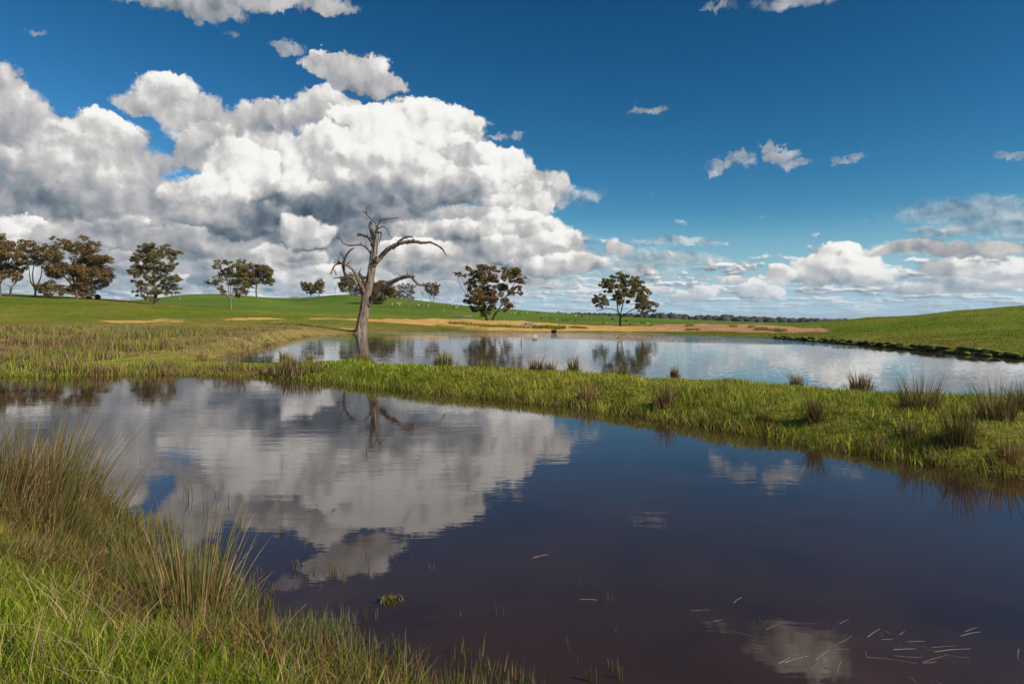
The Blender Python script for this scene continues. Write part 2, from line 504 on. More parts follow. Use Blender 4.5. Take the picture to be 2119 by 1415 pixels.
# ================================================================ the lie of the land
NEAR = np.array([(-60, 19.0), (-30, 19.6), (-13.7, 20.2), (-10.3, 20.9), (-8.0, 20.2), (-5.7, 19.0), (-3.6, 17.3), (-1.7, 15.7), (0, 14.5), (1.3, 13.5), (2.7, 11.8), (3.8, 10.3),
                 (4.6, 8.9), (5.3, 8.0), (6.0, 7.3), (7.2, 6.3), (9, 4.0), (10.5, 0.5), (11, -6), (7, -7), (5.0, 0.0), (2.9, 0.9), (1.3, 1.6), (0.45, 2.2), (0.0, 2.7), (-0.32, 3.08),
                 (-0.75, 3.36), (-1.25, 3.62), (-1.75, 3.95), (-2.25, 4.35), (-2.75, 4.95), (-3.2, 5.7), (-4.2, 6.7), (-5.6, 7.6), (-8.5, 8.4), (-14, 8.8), (-60, 9.0)])
FAR = np.array([(-12.7, 30.5), (-11.8, 27.0), (-9.5, 24.4), (-6, 23.4), (-3.0, 21.4), (0, 19.4), (2.6, 17.6), (5.2, 15.9), (7.4, 14.0), (9.6, 12.6), (12, 11.0), (16, 8.0), (22, 5.0), (30, 4.0), (31, 12), (24.5, 20),
                (21.4, 27.6), (20.9, 31), (21.1, 39.7), (20.9, 47), (20.7, 54), (17.5, 61), (11.7, 68.2), (4.0, 73.0), (-3.2, 74.5), (-9.5, 74.0), (-14.2, 71.5), (-15.6, 68.0), (-16.6, 63.0), (-17.3, 57.5), (-15.8, 48), (-14.6, 41)])


def sdist(poly, X, Y):
    """signed distance to a polygon, positive outside"""
    d = np.full(X.shape, 1e9); ins = np.zeros(X.shape, bool)
    n = len(poly)
    for i in range(n):
        ax, ay = poly[i]; bx, by = poly[(i + 1) % n]
        ex, ey = bx - ax, by - ay
        t = np.clip(((X - ax) * ex + (Y - ay) * ey) / (ex * ex + ey * ey), 0, 1)
        d = np.minimum(d, (X - ax - t * ex) ** 2 + (Y - ay - t * ey) ** 2)
        c = ((ay > Y) != (by > Y)) & (X < ex * (Y - ay) / (ey if ey else 1e-9) + ax)
        ins ^= c
    d = np.sqrt(d)
    return np.where(ins, -d, d)


# (photograph column, [(distance m, row)]): where the land shows in the picture, turned into heights below
PROF = {
    -700: [(24, 740), (40, 690), (90, 661), (150, 607), (300, 612), (800, 640), (3000, 652)],
    -250: [(24, 738), (40, 690), (90, 661), (150, 609), (300, 616), (800, 640)],
    0: [(24, 737), (40, 690), (90, 661), (150, 612), (300, 620), (800, 640), (3000, 655)],
    160: [(24, 737), (40, 690), (90, 662), (150, 618), (300, 624), (800, 642)],
    264: [(24, 737), (40, 691), (90, 663), (150, 624), (300, 624), (800, 642)],
    396: [(24, 737), (40, 694), (90, 665), (150, 634), (200, 632), (300, 609), (500, 625), (900, 650)],
    478: [(24, 737), (40, 696), (90, 666), (150, 640), (200, 636), (300, 611), (500, 627), (900, 652), (3000, 660)],
    560: [(40, 697), (65, 676), (95, 661), (150, 645), (200, 640), (300, 620), (500, 632), (900, 655)],
    620: [(40, 697), (68, 676), (95, 661), (150, 650), (200, 644), (300, 626), (500, 636), (900, 656)],
    700: [(72, 681), (80, 669), (95, 661), (150, 654), (200, 645), (320, 611), (500, 628), (900, 658)],
    767: [(76, 680), (86, 667), (100, 662), (150, 656), (200, 647), (320, 613), (500, 630), (900, 658)],
    841: [(80, 679), (92, 667), (110, 663), (150, 659), (200, 652), (320, 620), (500, 635), (900, 660)],
    960: [(80, 684), (95, 671), (150, 663), (200, 657), (320, 633), (500, 645), (900, 664), (3000, 663)],
    1057: [(80, 685), (95, 675), (150, 666), (200, 660), (320, 640), (500, 650), (900, 666)],
    1145: [(80, 686), (95, 677), (150, 669), (200, 664), (320, 647), (500, 655), (900, 667)],
    1268: [(76, 687), (95, 679), (150, 672), (200, 668), (320, 655), (500, 661), (900, 668), (3000, 664)],
    1420: [(72, 687), (90, 679), (150, 675), (200, 672), (320, 661), (500, 664), (900, 668)],
    1582: [(58, 694), (80, 683), (120, 675), (200, 672), (320, 668), (500, 667), (900, 668), (3000, 664)],
    1725: [(44, 703), (60, 686), (90, 671), (150, 669), (320, 667), (900, 668)],
    1790: [(42, 706), (60, 682), (90, 664), (150, 657), (220, 660), (320, 664), (900, 668)],
    1880: [(36, 714), (60, 676), (90, 657), (120, 654), (160, 658), (320, 662), (900, 668)],
    1957: [(34, 715), (60, 670), (90, 647), (120, 648), (200, 656), (900, 667), (3000, 664)],
    2119: [(30, 726), (45, 684), (60, 662), (90, 634), (130, 636), (300, 650), (900, 665)],
    2450: [(30, 722), (45, 682), (60, 655), (90, 615), (130, 618), (300, 640), (900, 662)],
    2900: [(30, 720), (60, 650), (90, 600), (150, 600), (300, 630), (900, 660), (3000, 660)],
}
_pts, _val = [], []
for _x, _l in PROF.items():
    for _Y, _y in _l:
        _pts.append(((_x - CX) / FPX, math.log(_Y)))
        _val.append(HY - _y)
    for _Y in (4.0, 9.0, 15.0):
        _pts.append(((_x - CX) / FPX, math.log(_Y)))
        _val.append((0.38 - EYE) / _Y * FPX)
    _pts.append(((_x - CX) / FPX, math.log(14000)))
    _val.append(HY - 660.0)
_P = np.array(_pts) * np.array([4.0, 1.6]); _v = np.array(_val)
_n = len(_P)


def _tps(d2):
    return np.where(d2 > 1e-12, d2 * np.log(np.maximum(d2, 1e-12)) * 0.5, 0)


_A = np.zeros((_n + 3, _n + 3))
_A[:_n, :_n] = _tps(((_P[:, None] - _P[None]) ** 2).sum(-1)) + np.eye(_n) * 2e-3
_A[:_n, _n] = 1; _A[:_n, _n + 1:] = _P
_A[_n, :_n] = 1; _A[_n + 1:, :_n] = _P.T
_wt = np.linalg.solve(_A, np.concatenate([_v, np.zeros(3)]))


def _rows(u, lY):
    q = np.stack([u * 4.0, lY * 1.6], -1)
    o = _wt[_n] + q @ _wt[_n + 1:]
    for i in range(_n):
        o = o + _wt[i] * _tps(((q - _P[i]) ** 2).sum(-1))
    return o


# tabulate once on a fan, then look up bilinearly
_TU = np.linspace(-1.35, 1.35, 271); _TL = np.linspace(math.log(3.0), math.log(14000.0), 330)
_TAB = _rows(*np.meshgrid(_TU, _TL, indexing='ij'))


def land(X, Y):
    """dry-land height before the ponds are cut in; behind and beside the view it runs on level with the edges"""
    X = np.asarray(X, float); Y = np.asarray(Y, float)
    R = np.maximum(np.hypot(X, Y), 0.5)
    az = np.arctan2(X, Y)
    azc = np.clip(az, -0.93, 0.93)
    D = np.clip(R * np.where(np.abs(az) < 0.93, np.cos(azc), math.cos(0.93)), 3.0, 14000)
    fu = np.clip((np.tan(azc) + 1.35) / 2.7 * 270, 0, 269.999)
    fl = np.clip((np.log(D) - _TL[0]) / (_TL[-1] - _TL[0]) * 329, 0, 328.999)
    i = fu.astype(int); j = fl.astype(int); a = fu - i; b = fl - j
    r = (_TAB[i, j] * (1 - a) + _TAB[i + 1, j] * a) * (1 - b) + (_TAB[i, j + 1] * (1 - a) + _TAB[i + 1, j + 1] * a) * b
    z = EYE + r / FPX * D
    back = sstep(1.0, 2.2, np.abs(az))
    z = z * (1 - back) + back * (0.38 + 2.2 * sstep(15, 200, R))
    near = sstep(16, 26, D)
    z = 0.38 * (1 - near) + np.maximum(z, -200) * near
    z = z + (fbm(X * 0.9, Y * 0.9, 3, 3) - 0.5) * 0.12 * sstep(2, 6, R) + (fbm(X * 0.12, Y * 0.12, 3, 9) - 0.5) * 0.35 * sstep(20, 60, R) * (1 - sstep(100, 200, R))
    return z


def height(X, Y):
    X = np.asarray(X, float); Y = np.asarray(Y, float)
    wob = (fbm(X * 0.8, Y * 0.8, 3, 21) - 0.5)
    d1 = sdist(NEAR, X, Y) + wob * 0.5
    d2 = sdist(FAR, X, Y) + wob * 0.7
    z = land(X, Y)
    beach = sstep(-6, -2, X) * (1 - sstep(12, 18, X)) * sstep(58, 66, Y)
    z = np.where(np.minimum(d1, d2) < 14, np.maximum(z, 0.25 - 0.19 * beach - 0.15 * sstep(48, 58, Y) * sstep(-10, -4, X) * (1 - beach)), z)
    z = z * (1 - beach * (1 - sstep(4, 9, d2))) + beach * (1 - sstep(4, 9, d2)) * 0.07
    z = z * (1 - 0.5 * sstep(-4, -9, X) * (1 - sstep(28, 36, Y)) * sstep(17, 20, Y))
    # the right bank of the far pond is undercut, the rest shelves gently
    steep = sstep(15.5, 19, X) * sstep(20, 26, Y) * (1 - sstep(50, 62, Y))
    w2 = 1.5 * (1 - steep) + 0.28 * steep + 2.2 * sstep(60, 70, Y)
    cut = np.clip(sstep(-0.12, 1.25, d1), 0, 1) * np.clip(sstep(-0.12 * (1 - 0.6 * steep), w2, d2) * (1 - .35 * steep) + .35 * steep * sstep(0, 2.5, d2), 0, 1)
    cut = np.where(np.hypot(X, Y) > 130, 1, cut)
    bed = -0.55 * sstep(0, 2.0, -np.minimum(d1, d2)) - 0.04
    return np.where(np.minimum(d1, d2) > -0.12, z * cut - 0.04 * (1 - cut), bed)


def hit(x, y, Y0=3.0, Y1=600.0):
    """ground point seen at photograph pixel (x, y)"""
    Ys = np.exp(np.linspace(math.log(Y0), math.log(Y1), 1500))
    Xs = (x - CX) / FPX * Ys
    zs = height(Xs, Ys)
    rows = HY - FPX * (np.maximum(zs, 0) - EYE) / Ys
    k = np.argmax(rows <= y) if (rows <= y).any() else len(Ys) - 1
    return Vector((Xs[k], Ys[k], zs[k]))


def at_depth(x, y, Y):
    return Vector(((x - CX) / FPX * Y, Y, EYE + (HY - y) / FPX * Y))


# ---------------------------------------------------------------- ground sheet (reaches the horizon all round)
az_v = np.linspace(-0.72, 0.72, 430)
az_o = np.linspace(0.72, 2 * np.pi - 0.72, 70)[1:-1]
AZ = np.concatenate([az_v, az_o])
RR = np.concatenate([[0.01], np.geomspace(0.6, 5, 36)[:-1], np.geomspace(5, 100, 240)[:-1], np.geomspace(100, 700, 90)[:-1], np.geomspace(700, 16000, 40)])
ag, rg = np.meshgrid(AZ, RR)
gx, gy = np.sin(ag) * rg, np.cos(ag) * rg
gz = height(gx, gy)
nr, na = gx.shape
ii = np.arange(nr - 1)[:, None] * na
jj = np.arange(na)[None]
q = np.stack([ii + jj, ii + (jj + 1) % na, ii + na + (jj + 1) % na, ii + na + jj], -1).reshape(-1, 4)

# soil and sward colours that belong to each place
DRY = lin(158, 136, 88); SWARD = lin(118, 120, 36); LUSH = lin(94, 114, 26); OLIVE = lin(132, 122, 56); OCHRE = lin(214, 168, 96); RED = lin(196, 146, 104); MUD = lin(92, 72, 48)


def patch(X, Y, c, r, jag=0.6, seed=5):
    """a bare patch: centre (x,y), radii, ragged edge"""
    d = np.hypot((X - c[0]) / r[0], (Y - c[1]) / r[1]) + (fbm(X * 0.7, Y * 0.35, 3, seed) - 0.5) * jag * 2
    return 1 - sstep(0.8, 1.0, d)


BARE = []
for (px, py, rx, ry) in ((318, 666, 4.2, 2.4), (255, 665, 3.2, 1.6), (350, 661, 2.8, 1.6), (525, 659, 4.5, 3.0), (335, 670, 2.2, .8), (620, 677, .9, .7), (632, 681, .8, .6), (648, 674, .5, .5), (725, 681, 1.2, .5)):
    h_ = hit(px, py)
    BARE.append(((h_.x, h_.y), (rx, ry * 1.4)))


def ground_colour(X, Y, Z):
    R = np.hypot(X, Y)
    n1 = fbm(X * 0.25, Y * 0.25, 4, 31); n2 = fbm(X * 0.05, Y * 0.025, 4, 41); n3 = fbm(X * 1.7, Y * 1.7, 3, 51)
    c = lerp(SWARD, LUSH, sstep(0.35, 0.65, n1))
    c = lerp(c, OLIVE, sstep(0.45, 0.7, n2) * 0.7)
    # dry rushy meadow left of the ponds
    mead = sstep(-9, -16, X) * sstep(20, 26, Y) * (1 - sstep(62, 82, Y)) * sstep(0.3, 0.55, fbm(X * 0.2, Y * 0.12, 3, 61) + 0.18)
    c = lerp(c, DRY, mead * 0.6)
    # grazed hills behind are a cleaner green
    far = sstep(170, 230, R)
    c = lerp(c, lerp(lin(84, 112, 30), lin(104, 120, 38), sstep(0.3, 0.7, n2)), far)
    c = lerp(c, lin(124, 122, 60), sstep(260, 420, R) * sstep(-20, 40, X) * 0.6)
    c = lerp(c, lin(86, 96, 60), sstep(900, 2500, R))
    # right hill
    rh = sstep(22, 30, X) * sstep(25, 34, Y) * (1 - far)
    c = lerp(c, lerp(lin(96, 116, 20), lin(124, 130, 34), sstep(0.35, 0.7, fbm(X * 0.06, Y * 0.14, 4, 71))), rh * 0.8)
    for cc, rr in BARE:
        c = lerp(c, OCHRE, patch(X, Y, cc, rr))
    # muddy lip and pond bed
    dm = np.minimum(sdist(NEAR, X, Y), sdist(FAR, X, Y)) + (n3 - 0.5) * 0.5
    sandy = sstep(-4.5, -1.5, X) * (1 - sstep(13.5, 15.5, X)) * sstep(60, 66, Y) * (1 - sstep(0.5, 1.6, dm - 0.5)) * (1 - sstep(85, 90, R))
    c = lerp(c, MUD, 1 - sstep(-0.05, 0.45, dm))
    c = lerp(c, OCHRE, sandy)
    c = c * (0.8 + 0.4 * n3)[..., None] * (0.72 + 0.56 * fbm(X * 0.035, Y * 0.012, 4, 81))[..., None]
    return np.clip(c, 0.01, 0.8)


dmat, nt, out = new_mat('ground_turf')
at = nt.node('ShaderNodeAttribute', attribute_name='Col')
pos = nt.node('ShaderNodeNewGeometry').outputs['Position']
n1 = nt.noise(pos, 6.0, 4.0, 0.6, dims='3D'); n2 = nt.noise(pos, 0.55, 5.0, 0.62, dims='3D')
mot = nt.crv(nt.m('ADD', nt.m('MULTIPLY', n1, 0.35), nt.m('MULTIPLY', n2, 0.65)), [(0.28, (0.60, 0.66, 0.55)), (0.5, (1, 1, 1)), (0.74, (1.4, 1.28, 1.15))], 'LINEAR')
cg = nt.mixc(1.0, at.outputs['Color'], mot, 'MULTIPLY')
bs = nt.node('ShaderNodeBsdfPrincipled')
nt.l.new(cg, bs.inputs['Base Color'])
bs.inputs['Roughness'].default_value = 0.9
bs.inputs['Specular IOR Level'].default_value = 0.1
bp = nt.node('ShaderNodeBump')
bp.inputs['Strength'].default_value = 0.55
bp.inputs['Distance'].default_value = 0.25
nt.l.new(nt.m('ADD', nt.m('MULTIPLY', n1, 0.25), n2), bp.inputs['Height'])
nt.l.new(bp.outputs[0], bs.inputs['Normal'])
nt.l.new(bs.outputs[0], out.inputs[0])
M_GROUND = dmat

gme = np_mesh('ground', np.stack([gx, gy, gz], -1).reshape(-1, 3), [q[:, ::-1]], M_GROUND, ground_colour(gx, gy, gz).reshape(-1, 3), smooth=True)
tag(link('ground', gme), kind='structure')

# ---------------------------------------------------------------- water
def water_mat(name, body, calm):
    m, nt, out = new_mat(name)
    pos = nt.node('ShaderNodeNewGeometry').outputs['Position']
    bs = nt.node('ShaderNodeBsdfPrincipled')
    silt = nt.noise(nt.v('MULTIPLY', pos, (0.7, 0.9, 0)), 1.0, 5.0, 0.6, dims='3D', dist=0.8)
    nt.l.new(nt.crv(silt, [(0.3, tuple(c * 0.72 for c in body)), (0.55, body), (0.75, tuple(c * 1.45 for c in body))]), bs.inputs['Base Color'])
    bs.inputs['Roughness'].default_value = 0.0
    bs.inputs['IOR'].default_value = 1.43
    long_ = nt.noise(nt.v('MULTIPLY', pos, (1.1, 4.2, 0)), 1.0, 3.0, 0.55, dims='3D', dist=0.4)
    fine = nt.noise(nt.v('MULTIPLY', pos, (5.0, 13.0, 0)), 1.0, 2.0, 0.5, dims='3D', dist=0.3)
    if calm:       # sheltered water: faint wavelets, glassy by the near bank
        band = nt.ramp(nt.noise(nt.v('MULTIPLY', pos, (0.12, 0.45, 0)), 1.0, 2.0, 0.5, dims='3D'), 0.35, 0.62, 0.25, 1.0)
        y_ = nt.sep(pos)[1]
        st = nt.m('MULTIPLY', nt.m('MULTIPLY', band, nt.ramp(y_, 3.5, 9.0, 0.35, 1.0)), 0.0019)
    else:          # open water: the breeze ruffles the far two thirds, cat's paws between glassy lanes
        x_, y_, z_ = nt.sep(pos)
        e = nt.m('ADD', nt.m('ADD', y_, nt.m('MULTIPLY', x_, 0.9)), nt.m('MULTIPLY', nt.noise(nt.v('MULTIPLY', pos, (0.09, 0.12, 0)), 1.0, 3.0, 0.5, dims='3D'), 10.0))
        ruf = nt.ramp(e, 60.0, 67.0, 0.05, 1.3)
        lanes = nt.ramp(nt.noise(nt.v('MULTIPLY', pos, (0.25, 0.5, 0)), 1.0, 3.0, 0.6, dims='3D'), 0.3, 0.7, 0.45, 1.3)
        c = nt.noise(nt.v('MULTIPLY', pos, (5.5, 8.5, 0)), 1.0, 2.0, 0.6, dims='3D', color=True)
        tilt = nt.v('MULTIPLY', nt.v('SUBTRACT', c, (0.5, 0.5, 0.5)), (0.8, 1.0, 0))
        sc = nt.node('ShaderNodeVectorMath', operation='SCALE')
        nt.l.new(tilt, sc.inputs[0]); nt.l.new(nt.m('MULTIPLY', ruf, lanes), sc.inputs['Scale'])
        nt.l.new(nt.v('NORMALIZE', nt.v('ADD', sc.outputs[0], (0, 0, 1))), bs.inputs['Normal'])
        nt.l.new(bs.outputs[0], out.inputs[0])
        return m
    bp = nt.node('ShaderNodeBump')
    bp.inputs['Strength'].default_value = 1.0
    bp.inputs['Distance'].default_value = 1.0
    nt.l.new(nt.m('MULTIPLY', nt.m('ADD', long_, nt.m('MULTIPLY', fine, 0.3)), st), bp.inputs['Height'])
    nt.l.new(bp.outputs[0], bs.inputs['Normal'])
    nt.l.new(bs.outputs[0], out.inputs[0])
    return m


def pond(name, poly, grow, mat):
    c = poly.mean(0)
    # push the outline out under the banks
    pts = []
    n = len(poly)
    for i in range(n):
        t = poly[(i + 1) % n] - poly[i - 1]
        nrm = np.array([t[1], -t[0]]); nrm /= np.hypot(*nrm)
        p1 = poly[i] + nrm * grow
        if sdist(poly, np.array([p1[0]]), np.array([p1[1]]))[0] < 0: p1 = poly[i] - nrm * grow
        pts.append(p1)
    bm = bmesh.new()
    f = bm.faces.new([bm.verts.new((p[0], p[1], 0)) for p in pts])
    bmesh.ops.triangulate(bm, faces=[f])
    bmesh.ops.recalc_face_normals(bm, faces=bm.faces)
    for f in bm.faces:
        if f.normal.z < 0: f.normal_flip()
    me = bpy.data.meshes.new(name)
    bm.to_mesh(me); bm.free()
    me.materials.append(mat)
    return tag(link(name, me), kind='structure')


pond('near_pond', NEAR, 0.25, water_mat('tannin_water', lin(59, 42, 30), True))
pond('far_pond', FAR, 0.3, water_mat('breezy_water', lin(74, 70, 62), False))

# ---------------------------------------------------------------- earth bank beyond the far pond
def earth_mat(name):
    m, nt, out = new_mat(name)
    at = nt.node('ShaderNodeAttribute', attribute_name='Col')
    pos = nt.node('ShaderNodeNewGeometry').outputs['Position']
    n1 = nt.noise(pos, 3.0, 5.0, 0.65, dims='3D'); n2 = nt.noise(pos, 0.5, 3.0, 0.55, dims='3D')
    k = nt.crv(nt.m('ADD', nt.m('MULTIPLY', n1, 0.6), nt.m('MULTIPLY', n2, 0.4)), [(0.3, (0.66, 0.62, 0.58)), (0.5, (1, 1, 1)), (0.72, (1.18, 1.16, 1.12))], 'LINEAR')
    bs = nt.node('ShaderNodeBsdfPrincipled')
    nt.l.new(nt.mixc(1.0, at.outputs['Color'], k, 'MULTIPLY'), bs.inputs['Base Color'])
    bs.inputs['Roughness'].default_value = 0.95
    bs.inputs['Specular IOR Level'].default_value = 0.1
    bp = nt.node('ShaderNodeBump')
    bp.inputs['Strength'].default_value = 0.7; bp.inputs['Distance'].default_value = 0.2
    nt.l.new(n1, bp.inputs['Height'])
    nt.l.new(bp.outputs[0], bs.inputs['Normal'])
    nt.l.new(bs.outputs[0], out.inputs[0])
    return m


M_EARTH = earth_mat('bare_earth')
# crest line of the bank: (column, crest row, foot row, distance of the crest)
CREST = [(640, 658.5, 661, 97), (700, 659, 663, 97), (760, 659, 666, 97), (830, 661, 669, 97), (900, 661, 673, 96), (960, 662, 676, 95), (1010, 665, 680, 94), (1050, 667, 682, 93),
         (1085, 667, 683, 93), (1125, 671, 684, 93), (1180, 672.5, 685.5, 92), (1230, 675, 687, 90), (1290, 676, 688, 88), (1340, 675.5, 688, 87), (1390, 673, 686, 86), (1450, 671.5, 684, 85), (1520, 671, 687, 82),
         (1580, 673, 689, 77), (1640, 676, 688, 74), (1700, 679, 685, 72), (1760, 684, 690, 70)]
cr = np.array(CREST)
xs = np.linspace(640, 1760, 420)
crow = np.interp(xs, cr[:, 0], cr[:, 1]) - 1.8 * sstep(820, 920, xs) * (1 - sstep(1400, 1560, xs)) + (fbm(xs * 0.03, xs * 0 + 2, 3, 5) - 0.5) * 1.6
frow = np.interp(xs, cr[:, 0], cr[:, 2])
cY = np.interp(xs, cr[:, 0], cr[:, 3])
V, Cc = [], []
ts = np.append(np.linspace(-0.9, 1, 30), 1.08)
for i in range(len(xs)):
    u = (xs[i] - CX) / FPX
    zc = EYE + (HY - crow[i]) / FPX * cY[i]
    # where the foot row meets the land in front of the crest
    Yf = np.interp(xs[i], [640, 900, 960, 1010, 1085, 1290, 1340, 1450, 1580, 1700, 1760], [92, 87, 82, 79, 77, 73.5, 73, 74, 66, 62, 60])
    zf = EYE + (HY - frow[i]) / FPX * Yf
    for t in ts:
        if t >= 0:
            Yk = cY[i] + (Yf - cY[i]) * t
            zk = zc + (zf - zc) * (min(t, 1) ** 1.25) - (0.9 if t > 1 else 0)
        else:
            Yk = cY[i] - t * 7
            zk = zc + t * t * -2.6
        X_ = u * Yk
        zk += (vnoise(X_ * 0.8, Yk * 0.8, 3) - 0.5) * 0.14 + (vnoise(X_ * 0.25, Yk * 0.3, 8) - 0.5) * 0.16
        V.append((X_, Yk, zk))
        Cc.append(xs[i])
V = np.array(V); Cc = np.array(Cc)
red = sstep(1290, 1430, Cc + (vnoise(V[:, 0], V[:, 1], 4) - 0.5) * 60)
colr = lerp(OCHRE, RED, red) * (0.86 + 0.28 * fbm(V[:, 0] * 0.6, V[:, 1] * 0.6, 3, 77))[:, None]
nx, ny = len(xs), len(ts)
a_ = (np.arange(nx - 1)[:, None] * ny + np.arange(ny - 1)[None]).reshape(-1)
qb = np.stack([a_, a_ + ny, a_ + ny + 1, a_ + 1], 1)
bank = link('earth_bank', np_mesh('earth_bank', V, [qb], M_EARTH, colr, smooth=True))
tag(bank, kind='structure')
BANKV = V.reshape(nx, ny, 3)

# ================================================================ trees
def spline(pts, n):
    """Catmull-Rom through (x,y,z,r) rows"""
    P = np.array(pts, float)
    P = np.vstack([2 * P[0] - P[1], P, 2 * P[-1] - P[-2]])
    o = []
    m = len(P) - 3
    for i in range(m):
        p0, p1, p2, p3 = P[i:i + 4]
        for k in range(n):
            t = k / n
            o.append(0.5 * ((2 * p1) + (-p0 + p2) * t + (2 * p0 - 5 * p1 + 4 * p2 - p3) * t * t + (-p0 + 3 * p1 - 3 * p2 + p3) * t ** 3))
    o.append(P[-2])
    o = np.array(o)
    o[:, 3] = np.maximum(o[:, 3], 0.0003)
    return o


def tube(rows, sides=8, flute=0.0, seed=0, cap=True):
    """tapering limb through rows (x,y,z,r); flute makes the section uneven"""
    R = np.asarray(rows, float)
    n = len(R)
    T = np.gradient(R[:, :3], axis=0)
    T /= np.linalg.norm(T, axis=1)[:, None] + 1e-9
    ref = np.array([0.31, -0.9, 0.3])
    A = np.cross(T, ref); A /= np.linalg.norm(A, axis=1)[:, None] + 1e-9
    B = np.cross(T, A)
    th = np.linspace(0, 2 * np.pi, sides, endpoint=False)
    V = np.zeros((n, sides, 3))
    for j, a in enumerate(th):
        k = 1 + flute * ((vnoise(np.full(n, j * 1.9 + seed * 7.1), np.arange(n) * 0.22, seed) - 0.5) * 1.6 + 0.5 * np.sin(a * 5 + seed + np.arange(n) * 0.05))
        V[:, j] = R[:, :3] + (A * math.cos(a) + B * math.sin(a)) * (R[:, 3] * k)[:, None]
    i = np.arange(n - 1)[:, None] * sides; j = np.arange(sides)[None]
    q = np.stack([i + j, i + (j + 1) % sides, i + sides + (j + 1) % sides, i + sides + j], -1).reshape(-1, 4)
    V = V.reshape(-1, 3)
    tri = np.zeros((0, 3), int)
    if cap:
        V = np.vstack([V, R[-1, :3] + T[-1] * R[-1, 3] * 0.6])
        e = (n - 1) * sides
        tri = np.stack([e + np.arange(sides), e + (np.arange(sides) + 1) % sides, np.full(sides, len(V) - 1)], 1)
    return V, q, tri


def join(parts):
    Vs, Q, T, off = [], [], [], 0
    for V, q, t in parts:
        Vs.append(V); Q.append(q + off); T.append(t + off); off += len(V)
    return np.vstack(Vs), [np.vstack(Q), np.vstack(T)]


def wood_mat(name, pale, dark, scale=1.0):
    m, nt, out = new_mat(name)
    at = nt.node('ShaderNodeAttribute', attribute_name='Col')
    pos = nt.node('ShaderNodeNewGeometry').outputs['Position']
    g = nt.noise(nt.v('MULTIPLY', pos, (8 * scale, 8 * scale, 0.9 * scale)), 1.0, 5.0, 0.65, dims='3D', dist=0.6)
    b = nt.noise(pos, 0.9 * scale, 3.0, 0.6, dims='3D')
    k = nt.crv(g, [(0.36, dark), (0.50, pale), (0.7, tuple(min(1, c * 1.25) for c in pale))], 'LINEAR')
    k = nt.mixc(nt.ramp(b, 0.45, 0.7, 0.0, 0.5), k, (*[c * 0.62 for c in pale], 1))
    c = nt.mixc(1.0, k, at.outputs['Color'], 'MULTIPLY')
    bs = nt.node('ShaderNodeBsdfPrincipled')
    nt.l.new(c, bs.inputs['Base Color'])
    bs.inputs['Roughness'].default_value = 0.85
    bs.inputs['Specular IOR Level'].default_value = 0.2
    bp = nt.node('ShaderNodeBump')
    bp.inputs['Strength'].default_value = 0.8; bp.inputs['Distance'].default_value = 0.06
    nt.l.new(g, bp.inputs['Height'])
    nt.l.new(bp.outputs[0], bs.inputs['Normal'])
    nt.l.new(bs.outputs[0], out.inputs[0])
    return m


M_DEAD = wood_mat('weathered_wood', lin(142, 126, 112), lin(52, 43, 36))
M_BARK = wood_mat('gum_bark', lin(112, 94, 78), lin(58, 46, 38), 0.6)
M_PALEBARK = wood_mat('pale_gum_bark', lin(134, 120, 106), lin(78, 66, 56), 0.6)
M_LEAF = leaf_mat('gum_leaves', 0.38, 0.5, 0.35)
M_GRASS = leaf_mat('grass_blades', 0.30, 0.55, 0.30)
M_RUSH = leaf_mat('rush_stems', 0.15, 0.5, 0.15)

# ---------------------------------------------------------------- the dead gum at the water's edge
DX, DY, DK, DEPTH = 660.0, 410.0, 4.88, 70.4
KM = DEPTH / FPX / DK                       # metres per pixel of the enlarged study


def dpt(cx, cy, w, dy):
    v = at_depth(DX + cx / DK, DY + cy / DK, DEPTH)
    return (v.x, DEPTH + dy, v.z, w * KM * 0.5)


